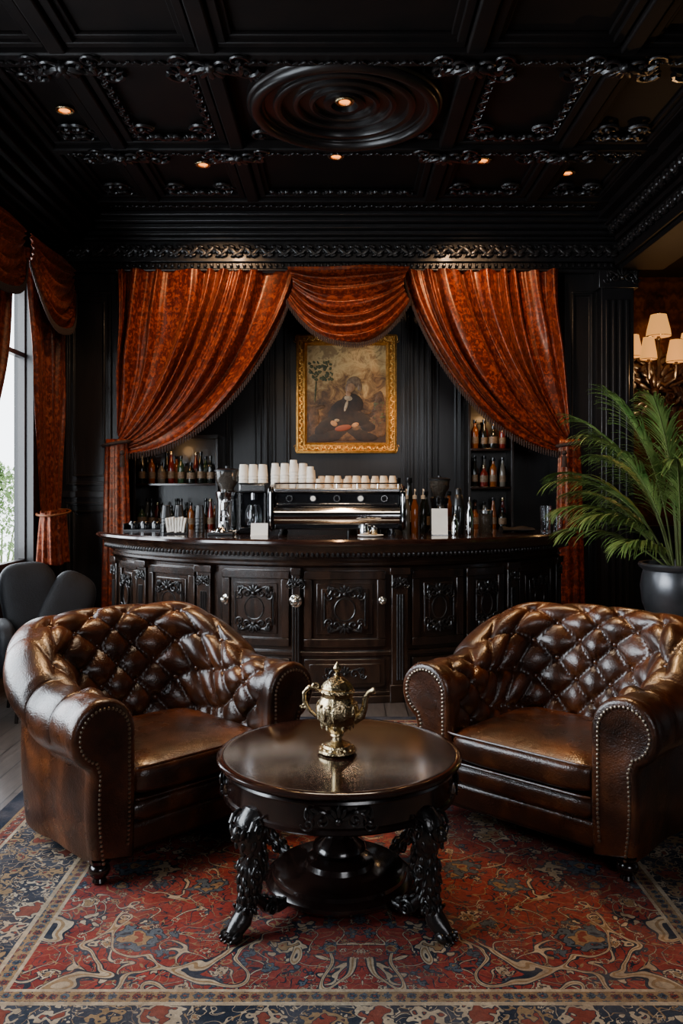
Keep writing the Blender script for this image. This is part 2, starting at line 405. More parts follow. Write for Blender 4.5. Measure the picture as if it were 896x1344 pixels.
# ceiling coffers
xb = [(-1.62,-1.52), (-.79,-.69), (.69,.79), (1.54,1.64)]
yb = [(3.3,3.42), (4.60,4.74), (5.90,6.0), (6.98,7.2)]
b = MB()
for y0, y1 in yb: b.box(-2.05, 2.3, y0, y1, 3.82, ZC)
for x0, x1 in xb: b.box(x0, x1, 3.3, 7.2, 3.825, ZC)
trim(b, CEIL, .012)
b = MB(); b2 = MB()
xs = [-2.03, -1.62, -1.52, -.79, -.69, .69, .79, 1.54, 1.64, 2.2]
ys = [3.42, 4.60, 4.74, 5.90, 6.0, 6.98]
for i in range(0, 10, 2):
    for j in range(0, 6, 2):
        x0, x1, y0, y1 = xs[i]+.012, xs[i+1]-.012, ys[j]+.012, ys[j+1]-.012
        if not (i == 4 and j == 2):
            for k, (w, z) in enumerate(((.05, 3.85), (.085, 3.875))):
                b.box(x0, x1, y0, y0+w, z, ZC); b.box(x0, x1, y1-w, y1, z, ZC); b.box(x0, x0+w, y0+w, y1-w, z, ZC); b.box(x1-w, x1, y0+w, y1-w, z, ZC)
        if j >= 2 and not (i == 4 and j == 2):
            carved_strip(b2, (x0+.1, y1-.1, 3.872), (x1-.1, y1-.1, 3.872), (0,-1,0), (0,0,-1), .11, .06)
            if i != 4:
                for sx, s in ((x0+.15, 1), (x1-.15, -1)):
                    for sy, t in ((y0+.18, 1), (y1-.22, -1)):
                        scroll(b2, V((sx, sy, 3.88)), V((1,0,0)), V((0,t,0)), V((0,0,-1)), .075, s, r=.017)
                        for q in range(5):
                            a = radians(200+30*q); leaf(b2, V((sx-s*.02+.07*cos(a)*s*-1, sy+t*.07*sin(a), 3.875)), (cos(a)*-s, t*sin(a), 0), (0,0,-1), .035, .013, .014)
        if i == 4 and j == 2:
            for sx, s in ((x0+.12, 1), (x1-.12, -1)):
                for sy, t in ((y0+.12, 1), (y1-.12, -1)):
                    scroll(b2, V((sx, sy, 3.88)), V((1,0,0)), V((0,t,0)), V((0,0,-1)), .085, s, r=.018)
                    for q in range(6):
                        a = radians(10+16*q); leaf(b2, V((sx+s*.02+s*.09*cos(a), sy+t*.02+t*.09*sin(a), 3.875)), (s*cos(a), t*sin(a), 0), (0,0,-1), .04, .014, .016)
        if j == 2 and i in (2, 6):
            for sx in (x0+.09, x1-.09): carved_strip(b2, (sx, y0+.1, 3.872), (sx, y1-.1, 3.872), (1,0,0), (0,0,-1), .08, .06)
trim(b, CEIL, .006); trim(b2, CARVEC)
b = MB()
for x in (-.74, .74, -1.57, 1.59):
    for y in (4.67, 5.95):
        ornament(b, (x, y, 3.81), (1,0,0), (0,1,0), (0,0,-1), .40, .26)
for y in (4.67, 5.95, 7.05):
    carved_strip(b, (-1.95, y, 3.815), (2.15, y, 3.815), (0,1,0), (0,0,-1), .05, .07)
trim(b, CARVEC)
MX, MY = .02, 5.30
MEDW = mat('medallion_wood', (.004,.003,.003), .34, col2=(.010,.006,.005), vs=6, coat=.15, spec=.4)
b = MB()
R = [(.62,3.9),(.62,3.845),(.612,3.835),(.604,3.832),(.600,3.815),(.587,3.802),(.563,3.796),(.540,3.800),(.527,3.812),(.523,3.835),(.510,3.838),(.506,3.85),(.455,3.85),(.451,3.835),(.441,3.828),(.425,3.826),(.408,3.832),(.402,3.848),(.40,3.868),(.33,3.868),(.326,3.85),(.315,3.842),(.30,3.842),(.29,3.85),(.286,3.872),(.225,3.872),(.221,3.855),(.205,3.848),(.19,3.855),(.186,3.878),(.135,3.878),(.131,3.860),(.12,3.854),(.085,3.854),(.075,3.895)]
b.lathe(R, (MX, MY, 0), 112); trim(b, MEDW)
def downlight(x, y, z, label, power, r=.046):
    t = thing('recessed_downlight', label, 'ceiling light', (x, y, z))
    m = MB(); m.lathe([(r*.8,0),(r*1.25,0),(r*1.35,-.008),(r*1.2,-.014),(r*.85,-.012),(r*.8,0)], (0,0,0), 20); m.build('trim_ring', BRASS, t)
    m = MB(); m.lathe([(.001,-.010),(r*.5,-.008),(r*.78,-.004),(r*.78,-.002),(.001,-.002)], (0,0,0), 16); m.build('bulb', GLOW, t)
    if power:
        L = bpy.data.lights.new('spot', 'SPOT'); L.energy = power; L.color = (1,.50,.2); L.spot_size = radians(115); L.spot_blend = .9; L.shadow_soft_size = .05
        o = bpy.data.objects.new('spot_beam', L); COL.objects.link(o); o.location = (x, y, z-.03)
downlight(MX, 5.22, 3.853, 'warm recessed downlight in the centre of the round ceiling medallion', 25)
downlight(0-.04, 6.12, 3.868, 'warm recessed downlight in the middle coffer just behind the round medallion', 15)
downlight(-1.05, 6.33, 3.89, 'warm recessed downlight in the coffer above the left big curtain', 45)
downlight(1.06, 6.25, 3.89, 'warm recessed downlight in the coffer above the right big curtain', 45)
downlight(1.76, 6.5, 3.89, 'warm recessed downlight nearest the right cornice, beside carved coffers', 25)
downlight(-1.80, 5.42, 3.89, 'dim recessed downlight nearest the left cornice', 5)
# ------------------------------------------------------------------ rug
b = MB(); b.box(-1.56, 1.56, -1.68, 1.68, 0, .010)
o = b.build('persian_rug', RUG, bevel=.003); o.location = (.06, 3.49, 0.0)
tag(o, 'large red persian rug with navy and cream floral border under armchairs and table', 'rug')
# ------------------------------------------------------------------ armchairs
def pad(x0, x1, y0, y1, z0, z1, crown, n=22, e=5.0, wrk=0, ex1=3.2, ex2=2.6, M=None, lump=0):
    m = MB(); cx, cy, cz = (x0+x1)/2, (y0+y1)/2, (z0+z1)/2; hx, hy, hz = (x1-x0)/2, (y1-y0)/2, (z1-z0)/2
    rings = []; C = V((cx, cy, cz))
    for j in range(n+1):
        b_ = -pi/2+pi*j/n; cb = abs(cos(b_))**(2/ex1); sb = math.copysign(abs(sin(b_))**(2/ex2), sin(b_))
        ring = []
        for i in range(96):
            a = 2*pi*i/96
            ca = math.copysign(abs(cos(a))**(2/e), cos(a)); sa = math.copysign(abs(sin(a))**(2/e), sin(a))
            x = hx*ca*max(cb, .002); y = hy*sa*max(cb, .002); zz = hz*sb
            if sb > 0: zz += crown*(1-(ca*cb)**4)*(1-(sa*cb)**4)*sb
            zz += wrk*sin((x+cx)*31+2*sin((y+cy)*13))*sin((y+cy)*17+(x+cx)*6)*cb
            if lump:
                L = 1+lump*(sin(x*12+zz*7+1)*sin(y*11+zz*6)); x *= L; y *= L; zz *= L
            p = V((x, y, zz)); ring.append(C+(M@p if M else p))
        rings.append(ring)
    m.loft(rings); return m
def armchair(label, loc, rz, group='pair of chesterfield armchairs'):
    T = thing('chesterfield_armchair', label, 'armchair', loc, rz, group)
    hw, D, rc = .33, .60, .24
    l1 = D-rc; l2 = pi*rc/2; l3 = 2*(hw-rc); L = 2*l1+2*l2+l3
    def path(s):
        if s < l1: return V((-hw, s, 0)), V((-1,0,0))
        s -= l1
        if s < l2:
            a = s/rc; return V((-hw+rc-rc*cos(a), D-rc+rc*sin(a), 0)), V((-cos(a), sin(a), 0))
        s -= l2
        if s < l3: return V((-hw+rc+s, D, 0)), V((0,1,0))
        s -= l3
        if s < l2:
            a = s/rc; return V((hw-rc+rc*sin(a), D-rc+rc*cos(a), 0)), V((sin(a), cos(a), 0))
        s -= l2
        return V((hw, D-rc-s, 0)), V((1,0,0))
    ss = lambda t: max(0, min(1, t))**2*(3-2*max(0, min(1, t)))
    def prof(k):
        H = .665+.205*k; r = .122-.012*k; cx = .112+.060*k; cz = H-r
        out = []; zb = .24; N1 = 36
        for i in range(N1):
            t = i/N1; z = zb+(cz-zb)*t; out.append((-.01+(.072*k)*t**1.5 - .012*sin(pi*t)*k, z, -1, 0, -(cz-z), 1, 0))
        N2 = 50; a0, a1 = pi, -radians(70)
        for i in range(N2):
            a = a0+(a1-a0)*i/(N2-1); deg = math.degrees(a)
            m = ss((deg-84)/30); out.append((cx+r*cos(a), cz+r*sin(a), cos(a), sin(a), (pi-a)*r, m, 1-m if deg > -20 else 0))
        de, ze = cx+r*cos(a1), cz+r*sin(a1)
        N3 = 14
        for i in range(1, N3+1):
            t = i/N3; z = ze+(.085-ze)*t; out.append((de+(.012)*sin(pi*t)-.01*t, z, 1, 0, 0, 0, 0))
        return out
    su, sv = L/20.0, .084
    rnd = random.Random(int(rz*100)); jit = {}
    def J(a, b):
        if (a, b) not in jit: jit[(a, b)] = rnd.uniform(.78, 1.22)
        return jit[(a, b)]
    NS = 380; rings = []
    for i in range(NS+1):
        s = L*i/NS; p, n = path(s)
        e = min(s, L-s); k = ss((e-.26)/.34)
        fm = ss((e-.03)/.08)
        ring = []
        for (d, z, nd, nz, q, m, pl) in prof(k):
            u = s/su; v = q/sv-.40
            a = (u+v)/2; bb = (u-v)/2
            h = (abs(sin(pi*a))*abs(sin(pi*bb)))**.40*J(math.floor(a), math.floor(bb))
            da, db = a-round(a), bb-round(bb)
            dd = (da*da+db*db)
            dip = exp(-dd/.011)
            pk = .0022*sin(atan2(db, da)*8)*exp(-dd/.05)*(1-dip)
            disp = fm*m*(.041*(h-.66)-.018*dip+pk)
            if pl:
                hp = abs(sin(pi*u/2))**.4
                disp += fm*pl*.013*(hp-.75)
            disp += .004*sin(q*9+s*5)*sin(s*13)*(1 if nd > 0 or pl else .2)
            q3 = p+n*(d+disp*nd); ring.append((q3.x, q3.y, z+disp*nz))
        rings.append(ring)
    m = MB(); m.loft(rings, closed=False, cap=False); m.build('shell', LEATHER, T, angle=180)
    bo = None
    for iu in range(1, 20):
        for iv in range(-6, 3):
            if (iu+iv) % 2: continue
            s = iu*su; q = (iv+.40)*sv
            e = min(s, L-s)
            if e < .08: continue
            k = ss((e-.26)/.34); p, n = path(s); pr = prof(k)
            if q < -(.665+.205*k-.125-.43): continue
            best = min(pr[:74], key=lambda t: abs(t[4]-q) if t[5] > .4 else 9)
            if abs(best[4]-q) > .03: continue
            d, z, nd, nz = best[:4]; off = -.034
            c = p+n*(d+off*nd); c.z = z+off*nz
            if bo is None:
                m = MB(); m.ell((0,0,0), .0148, None, 12, 8); bo = m.build('button', BUTTON, T); bo.location = c
            else:
                o = bo.copy(); COL.objects.link(o); o.parent = T; o.location = c
    pr = prof(0); out2 = [(-.004,.085,-1,0)]+[(d, z, nd, nz) for (d, z, nd, nz, *_r) in pr[::2]]
    for sg in (-1, 1):
        m = MB(); rings = []
        for y, ins in ((.03, .0), (-.010, -.006), (-.026, .000), (-.034, .012), (-.030, .030)):
            rings.append([(sg*(hw+d-nd*ins), y, z-nz*ins) for d, z, nd, nz in out2])
        m.loft(rings, True, True); m.build('arm_front', LEATHER, T, angle=60)
        m = MB(); pts = [(hw+d-nd*.026, z-nz*.026) for d, z, nd, nz in [(t[0], t[1], t[2], t[3]) for t in pr]]
        pts = [(hw+.024, .12)]+pts; acc = 0; prev = pts[0]
        for q in pts[1:]:
            seg = hypot(q[0]-prev[0], q[1]-prev[1])
            while acc+seg >= .0165 and seg > 1e-6:
                t = (.0165-acc)/seg; prev = (prev[0]+(q[0]-prev[0])*t, prev[1]+(q[1]-prev[1])*t)
                m.ell((sg*prev[0], -.034, prev[1]), (.0065,.006,.0065), None, 6, 4)
                seg = hypot(q[0]-prev[0], q[1]-prev[1]); acc = 0
            acc += seg; prev = q
        m.build('nailhead_trim', NAIL, T)
    c = pad(-.330, .330, -.045, .60, .275, .405, .024, 48, 8.0, .0018, 6.5, 4.2).build('seat_cushion', LEATHER, T, angle=180)
    for zz in (.398, .283):
        m = MB(); pts = []
        for i in range(41):
            x = -.318+.636*i/40; pts.append((x, -.041+.012*(abs(x)/.318)**14, zz))
        m.tube(pts, .0048, 6); m.build('piping', LEATHER, c)
    pad(-.335, .335, -.026, .30, .175, .282, .0, 24, 8.0, 0, 6, 2.6).build('front_rail_roll', LEATHER, T, angle=180)
    m = MB(); m.box(-.335, .335, -.012, .5, .085, .19); m.build('front_rail', LEATHER, T, bevel=.02, seg=3)
    m = MB(); m.box(-.40, .40, .0, .66, .085, .2); m.build('underframe', BLKFAB, T)
    for (x, y) in ((-.43,.03), (.43,.03), (-.30,.68), (.30,.68)):
        m = MB(); m.lathe([(.001,0),(.022,0),(.027,.008),(.022,.02),(.034,.032),(.040,.048),(.036,.062),(.026,.070),(.042,.078),(.046,.09),(.001,.09)], (x,y,0), 20); m.build('foot', TABLEW, T)
    return T
armchair('brown tufted leather armchair left of the round table, near the window', (-.545, 3.28, .010), radians(45))
armchair('brown tufted leather armchair right of the round table, in front of the potted palm', (.70, 3.29, .010), radians(-43))
# ------------------------------------------------------------------ round table
TT = thing('round_coffee_table', 'low round dark mahogany table with carved legs, between the two armchairs', 'coffee table', (-.008, 2.95, .010))
TH = .49
m = MB(); m.lathe([(.001,TH-.03),(.40,TH-.03),(.418,TH-.026),(.43,TH-.014),(.43,TH-.006),(.422,TH),(.405,TH+.001),(.395,TH-.001),(.001,TH-.001)], (0,0,0), 96); m.build('tabletop', MAHOG, TT)
m = MB(); m.lathe([(.36,TH-.03),(.405,TH-.032),(.408,TH-.04),(.398,TH-.048),(.398,TH-.115),(.405,TH-.12),(.408,TH-.132),(.398,TH-.14),(.36,TH-.14)], (0,0,0), 96); m.build('apron', TABLEW, TT)
for k in range(4):
    a = radians(-90+90*k); d = V((cos(a), sin(a), 0)); tg = V((-sin(a), cos(a), 0))
    m = MB(); ornament(m, d*.40+V((0,0,TH-.09)), tg, (0,0,1), d, .24, .095, 1)
    m.build('apron_carving', CARVE, TT)
def carved_leg(ang):
    m = MB(); d = V((cos(ang), sin(ang), 0)); tg = V((-sin(ang), cos(ang), 0)); up = V((0,0,1))
    key = [(.375,.38,.040),(.388,.355,.052),(.398,.325,.058),(.396,.29,.052),(.388,.26,.038),(.384,.235,.038),(.39,.205,.044),(.398,.175,.042),(.404,.145,.034),(.41,.115,.028),(.418,.08,.028),(.435,.05,.033),(.462,.030,.029),(.485,.018,.018)]
    m.tube([d*r+up*z for r, z, _ in key], [q for _, _, q in key], 16)
    for idx, (r, z, q) in enumerate(key[:-3]):
        n = 9
        for k in range(n):
            a = 2*pi*(k+.5*(idx % 2))/n; dirn = d*cos(a)+tg*sin(a)
            leaf(m, d*r+up*z+dirn*q*.95, up*-1+tg*.5*sin(a*2+idx)+dirn*.25, dirn, .019, .0095, .009, 8, 5)
            if k % 3 == 0: m.ell(d*r+up*(z-.014)+dirn*q*1.08, .0045, None, 6, 4)
    c = d*.452+up*.325
    m.ell(c, (.020,.020,.026), None, 10, 8); m.ell(c+d*.016-up*.008, .010, None, 8, 6)
    for f in (-1, 1):
        m.ell(c+tg*f*.012+up*.008+d*.012, .006, None, 6, 4); leaf(m, c+tg*f*.026+up*.004, up+tg*f*.4, d, .024, .009, .01, 8, 5)
        scroll(m, d*.405+up*.345+tg*f*.048, d, up, tg*f, .038, 1, 1.6, .006)
        scroll(m, d*.40+up*.205+tg*f*.036, d*-1, up*-1, tg*f, .032, 1, 1.6, .0055)
        scroll(m, d*.42+up*.095+tg*f*.024, d, up*-1, tg*f, .028, 1, 1.6, .005)
    for k in range(4):
        f = (k-1.5)*.018; c = d*(.486-.008*abs(k-1.5))+tg*f+up*.016
        leaf(m, c, d+tg*f*6, up, .026, .0105, .016, 8, 6); leaf(m, c+d*.022+up*(-.005), d-up*.3, up, .010, .005, .006)
    m.build('leg', CARVE, TT)
    s = MB()
    s.tube([d*.235+up*.045, d*.29+up*.04, d*.34+up*.06, d*.375+up*.10, d*.40+up*.13], [.018,.02,.02,.018,.014], 10)
    for f in (-1, 1): scroll(s, d*.325+up*.055+tg*f*.016, d, up, tg*f, .030, 1, 1.6, .006)
    for k in range(4): leaf(s, d*(.28+.03*k)+up*(.065+.014*k), d+up*.4, up, .018, .010, .008)
    s.build('bracket', CARVE, TT)
for k in range(4): carved_leg(radians(-135+90*k))
m = MB(); m.lathe([(.001,.015),(.21,.015),(.245,.024),(.262,.040),(.262,.052),(.25,.062),(.238,.066),(.235,.078),(.222,.086),(.15,.088),(.125,.096),(.118,.112),(.09,.126),(.001,.126)], (0,0,0), 72); m.build('lower_platform', TABLEW, TT)
m = MB(); m.lathe([(.001,.12),(.075,.13),(.095,.15),(.088,.17),(.058,.19),(.05,.21),(.072,.225),(.105,.25),(.11,.275),(.085,.30),(.06,.31),(.065,.33),(.12,.35),(.12,.37),(.001,.37)], (0,0,0), 40); m.build('column', TABLEW, TT)
m = MB(); m.lathe([(.001,.345),(.36,.345),(.37,.352),(.37,.37),(.001,.37)], (0,0,0), 48); m.build('undertop', TABLEW, TT)
# ewer
EW = thing('brass_coffee_pot', 'ornate brass coffee pot with handle and spout on the round table', 'coffee pot', (-.015, 2.93, .501), radians(-8))
m = MB(); m.lathe([(.001,0),(.062,0),(.068,.006),(.066,.014),(.052,.02),(.048,.028),(.03,.036),(.018,.044),(.016,.054),(.024,.060),(.020,.068)], (0,0,0), 36)
for k in range(14):
    a = 2*pi*k/14; leaf(m, (.058*cos(a), .058*sin(a), .015), (-sin(a), cos(a), 0), (cos(a), sin(a), .5), .011, .007, .006)
m.build('pedestal_foot', BRASS, EW)
m = MB(); m.lathe([(.018,.064),(.030,.072),(.052,.092),(.067,.118),(.072,.145),(.069,.168),(.060,.186),(.054,.196),(.056,.206),(.060,.214),(.058,.222),(.050,.226)], (0,0,0), 48, .02, 12)
for k in range(12):
    a = 2*pi*k/12; d = V((cos(a), sin(a), 0)); leaf(m, d*.071+V((0,0,.145)), (0,0,1), d, .028, .011, .006); leaf(m, d*.056+V((0,0,.100)), (0,0,1), d+V((0,0,-.6)), .016, .008, .005)
    a += .26; d = V((cos(a), sin(a), 0)); m.ell(d*.067+V((0,0,.17)), .007, None, 6, 4); m.ell(d*.058+V((0,0,.212)), .006, None, 6, 4)
m.build('body', BRASS, EW)
m = MB(); m.lathe([(.052,.222),(.056,.228),(.050,.238),(.036,.252),(.020,.262),(.010,.268),(.001,.268)], (0,0,0), 36, .03, 10); lid = m.build('lid', BRASS, EW)
m = MB(); m.lathe([(.008,.266),(.012,.272),(.006,.279),(.013,.288),(.015,.296),(.009,.305),(.004,.312),(.001,.318)], (0,0,0), 18); m.build('finial', BRASS, lid)
m = MB(); pts = [(-.055,0,.205),(-.075,0,.222),(-.10,0,.225),(-.118,0,.205),(-.117,0,.175),(-.10,0,.145),(-.078,0,.125),(-.062,0,.118)]
m.tube(pts, [.006,.007,.008,.008,.0075,.007,.006,.006], 10); scroll(m, V((-.075,0,.228)), V((1,0,0)), V((0,0,1)), V((0,0,0)), .014, -1, 1.1, .004); scroll(m, V((-.12,0,.16)), V((1,0,0)), V((0,0,-1)), V((0,0,0)), .012, -1, 1.1, .004); m.build('handle', BRASS, EW)
m = MB(); m.tube([(.058,0,.115),(.085,0,.130),(.096,0,.160),(.100,0,.190),(.112,0,.212),(.132,0,.222)], [.018,.016,.012,.010,.009,.012], 12)
leaf(m, (.083,0,.128), (1,0,1), (1,0,-1), .02, .012, .008); m.build('spout', BRASS, EW)
# ------------------------------------------------------------------ bar
BX, BY, RT = -.04, 7.54, 2.14
def ap(t, r, z): return (BX+r*sin(t), BY-r*cos(t), z)
def arc_prof(mb, prof, t1, t2, n=None):
    n = n or max(2, int(abs(t2-t1)/radians(1.5))); mb.loft([[ap(t1+(t2-t1)*i/n, r, z) for r, z in prof] for i in range(n+1)])
def arc_box(mb, a1, a2, r1, r2, z1, z2): arc_prof(mb, [(r1,z1),(r2,z1),(r2,z2),(r1,z2)], radians(a1), radians(a2))
BC = thing('bar_counter', 'curved dark carved wooden bar counter with panelled doors behind the armchairs', 'bar counter', (BX, 5.6, 0))
RB = 1.99
m = MB(); arc_box(m, -60, 60, RB-.55, RB, .0, 1.0)
arc_box(m, -60.5, 60.5, RB-.02, RB+.05, 0, .05); arc_box(m, -60.3, 60.3, RB-.02, RB+.03, .05, .075)
arc_box(m, -60.3, 60.3, RB-.02, RB+.025, .31, .34)
m.build('body', BARW, BC, bevel=.006, world=True)
m = MB()
arc_prof(m, [(RB-.02,.90),(RB+.02,.90),(RB+.035,.915),(RB+.02,.93),(RB+.025,.945),(RB+.06,.965),(RB+.085,.975),(RB+.085,1.0),(RB+.10,1.02),(RB+.115,1.045),(RB-.02,1.045)], radians(-60.6), radians(60.6), 100)
m.build('cornice_moulding', BARW, BC, world=True, angle=50)
m = MB(); nb = 130
for k in range(nb):
    t = radians(-60+120*k/(nb-1)); m.ell(ap(t, RB+.088, .988), (.012,.012,.016), None, 6, 4)
m.build('bead_moulding', CARVE, BC, world=True)
def shift(o):
    for v in o.data.vertices: v.co -= BC.location
def pilaster(a, hwid=1.6):
    m = MB(); arc_box(m, a-hwid, a+hwid, RB-.01, RB+.045, .0, .90); arc_box(m, a-hwid*1.25, a+hwid*1.25, RB-.01, RB+.06, 0, .12); arc_box(m, a-hwid*1.25, a+hwid*1.25, RB-.01, RB+.06, .85, .90)
    p = m.build('pilaster', BARW, BC, bevel=.005, world=True)
    m = MB(); t = radians(a); n = V((sin(t), -cos(t), 0)); tg = V((cos(t), sin(t), 0))
    for f in (-.018, 0, .018): m.tube([V(ap(t, RB+.045, .15))+tg*f, V(ap(t, RB+.045, .72))+tg*f], .007, 6)
    ornament(m, V(ap(t, RB+.05, .79)), tg, (0,0,1), n, .10, .09)
    shift(m.build('carving', CARVE, p))
def door(a1, a2, z1=.37, z2=.875, knob=0):
    m = MB(); w = .055; wa = math.degrees(w/RB)
    arc_box(m, a1, a2, RB-.005, RB+.012, z1, z2)
    arc_box(m, a1, a2, RB, RB+.03, z1, z1+w); arc_box(m, a1, a2, RB, RB+.03, z2-w, z2)
    arc_box(m, a1, a1+wa, RB, RB+.03, z1+w, z2-w); arc_box(m, a2-wa, a2, RB, RB+.03, z1+w, z2-w)
    g = wa*1.5; arc_box(m, a1+g, a2-g, RB, RB+.022, z1+w*1.5, z2-w*1.5); g = wa*2.1
    if a2-g > a1+g+1: arc_box(m, a1+g, a2-g, RB, RB+.034, z1+w*2.1, z2-w*2.1)
    d = m.build('door', BARW, BC, bevel=.005, world=True)
    t = radians((a1+a2)/2); n = V((sin(t), -cos(t), 0)); tg = V((cos(t), sin(t), 0)); W = RB*radians(a2-a1)
    m = MB(); ow = min(W*.55, .26)
    ornament(m, V(ap(t, RB+.035, z2-w*2.2-.03)), tg, (0,0,1), n, ow, .12)
    ornament(m, V(ap(t, RB+.035, z1+w*2.2+.03)), tg, (0,0,1), n, ow, .12, -1)
    for f in (-1, 1): m.tube([V(ap(t, RB+.034, z1+w*2.6))+tg*f*ow*.52, V(ap(t, RB+.034, z2-w*2.6))+tg*f*ow*.52], .005, 6)
    zc = (z1+z2)/2; m.tube([V(ap(t, RB+.034, zc))+tg*(ow*.26*cos(q*pi/10))+V((0,0,.075*sin(q*pi/10))) for q in range(21)], .0045, 6)
    shift(m.build('door_carving', CARVE, d))
    if knob:
        tk = radians(a1+wa*.5) if knob < 0 else radians(a2-wa*.5)
        nk = V((sin(tk), -cos(tk), 0)); m = MB(); c = V(ap(tk, RB+.03, (z1+z2)/2+.05))
        m.ell(c+nk*.028, .022, None, 12, 8); m.tube([c, c+nk*.02], .008, 8); leaf(m, c+nk*.003, (0,0,1), nk, .035, .022, .005, 12, 6)
        shift(m.build('knob', OLDBRASS, d))
def low_panel(a1, a2):
    m = MB(); arc_box(m, a1, a2, RB, RB+.02, .10, .29); arc_box(m, a1+1, a2-1, RB, RB+.032, .13, .26)
    p = m.build('lower_panel', BARW, BC, bevel=.005, world=True)
    t = radians((a1+a2)/2); n = V((sin(t), -cos(t), 0)); tg = V((cos(t), sin(t), 0))
    m = MB(); ornament(m, V(ap(t, RB+.03, .195)), tg, (0,0,1), n, min(.3, RB*radians(a2-a1)*.6), .10); shift(m.build('carving', CARVE, p))
for a in (-58, -44.5, -26.5, 12.2, 38.5, 58): pilaster(a)
pilaster(-7.4, .8)
for a1, a2, k in ((-56,-47,0), (-42.5,-29,0), (-22.5,-8.8,-1), (-6,9.5,0), (14.8,25.8,0), (26.6,36.2,0), (41,55.5,0)):
    door(a1, a2, knob=k)
    low_panel(a1, a2)
for tk in (-7.4, 8.9):
    t = radians(tk); nk = V((sin(t), -cos(t), 0)); c = V(ap(t, RB+.045 if tk < 0 else RB+.03, .68)); m = MB()
    r0 = .036 if tk < 0 else .022
    m.ell(c+nk*.03, r0*.8, None, 12, 8)
    for q in range(8):
        a = q*pi/4; tg = V((cos(t), sin(t), 0)); m.ell(c+nk*.014+(tg*cos(a)+V((0,0,1))*sin(a))*r0*.85, r0*.3, None, 6, 4)
    leaf(m, c+nk*.01, (0,0,1), nk, r0*1.2, r0*1.2, .008, 12, 6)
    m.build('knob', OLDBRASS, BC, world=True)
m = MB(); A = radians(61); n = 72; ring = []
Zt = 1.09
def topring(r, z, yb): return [ap(-A+2*A*i/n, r, z) for i in range(n+1)]+[(BX+r*sin(A)*.985, yb, z), (BX-r*sin(A)*.985, yb, z)]
m.loft([topring(RT-.03, 1.045, 6.80), topring(RT-.005, 1.05, 6.81), topring(RT+.004, 1.062, 6.815), topring(RT, 1.078, 6.81), topring(RT-.012, Zt, 6.80)])
o = m.build('bar_worktop', MAHOG, angle=30); tag(o, 'polished dark wood worktop curving over the bar counter', 'countertop')
BK = thing('back_counter', 'dark wooden back counter against the alcove wall behind the bar', 'cabinet', (0, 7.85, 0))
m = MB(); m.box(-1.98, 1.98, -.22, .24, 0, 1.0); m.build('body', WOOD, BK, bevel=.005)
m = MB(); m.box(-2.0, 2.0, -.25, .245, 1.0, 1.04); m.build('countertop', MAHOG, BK, bevel=.006)
for k in range(6):
    m = MB(); wframe(m, -1.94+k*.655, -1.34+k*.655, .08, .94, -.22); m.build('door', WOOD, BK, bevel=.004)
# ------------------------------------------------------------------ bottles
def bottle_proto(kind, shape):
    t = thing('glass_bottle', 'x', 'bottle', (0,0,-5))
    if shape == 0: pr = [(.001,0),(.034,0),(.037,.006),(.037,.17),(.033,.195),(.017,.22),(.014,.235),(.014,.275),(.016,.28)]
    elif shape == 1: pr = [(.001,0),(.042,0),(.045,.008),(.045,.12),(.04,.15),(.02,.175),(.015,.19),(.015,.215),(.017,.22)]
    else: pr = [(.001,0),(.03,0),(.033,.006),(.033,.14),(.028,.19),(.018,.235),(.0135,.26),(.0135,.30),(.015,.305)]
    H = pr[-1][1]
    m = MB(); m.lathe(pr, seg=16); m.build('glass_body', BM[kind], t)
    m = MB(); m.lathe([(.001,H-.02),(.018,H-.02),(.019,H-.015),(.019,H+.012),(.001,H+.014)], seg=12); m.build('cap', BLKG if kind != 'red' else BRASS, t)
    r = pr[3][0]+.0008; m = MB(); m.lathe([(r,.05),(r+.0004,.05),(r+.0004,.12),(r,.12)], seg=16); m.build('paper_label', LABEL, t)
    return t, H
protos = {}
desc = {'amber': 'amber', 'dark': 'dark', 'green': 'green', 'red': 'red', 'clear': 'pale clear'}
shp = ['slender round', 'squat wide', 'tall tapering']
def bottle(kind, shape, x, y, z, where, group, sc=1):
    lab = '%s %s glass bottle %s' % (shp[shape], desc[kind], where)
    if (kind, shape) not in protos:
        t, H = bottle_proto(kind, shape); protos[(kind, shape)] = t
        t.location = (x, y, z); t['label'] = lab; t['group'] = group; t.scale = (sc,)*3
        return t
    return dup(protos[(kind, shape)], (x, y, z), random.random(), lab, group, (sc,)*3)
def shelf_unit(name, label, x0, x1, zs, Yb=8.09, dep=.26):
    t = thing(name, label, 'shelf', ((x0+x1)/2, Yb, 1.04)); w = (x1-x0)/2; top = max(zs)+.42-1.04
    m = MB(); m.box(-w, -w+.025, -dep, 0, 0, top); m.build('side_panel', WOOD, t, bevel=.003)
    m = MB(); m.box(w-.025, w, -dep, 0, 0, top); m.build('side_panel', WOOD, t, bevel=.003)
    m = MB(); m.box(-w+.025, w-.025, -.012, 0, 0, top); m.build('back_panel', WOOD, t)
    m = MB(); m.box(-w, w, -dep-.01, 0, top, top+.04); m.build('top_board', WOOD, t, bevel=.004)
    for z in zs:
        if z < 1.1: continue
        m = MB(); m.box(-w+.025, w-.025, -dep, -.012, z-1.04-.022, z-1.04); m.build('shelf_board', MAHOG, t, bevel=.003)
    return t
shelf_unit('bottle_shelf', 'dark wooden bottle shelves behind the left big curtain', -1.96, -1.16, (1.04, 1.47))
shelf_unit('bottle_shelf', 'dark wooden bottle shelves behind the right big curtain', 1.19, 1.62, (1.04, 1.44, 1.80))
kk = ['dark','amber','green','dark','clear','dark','dark','red']
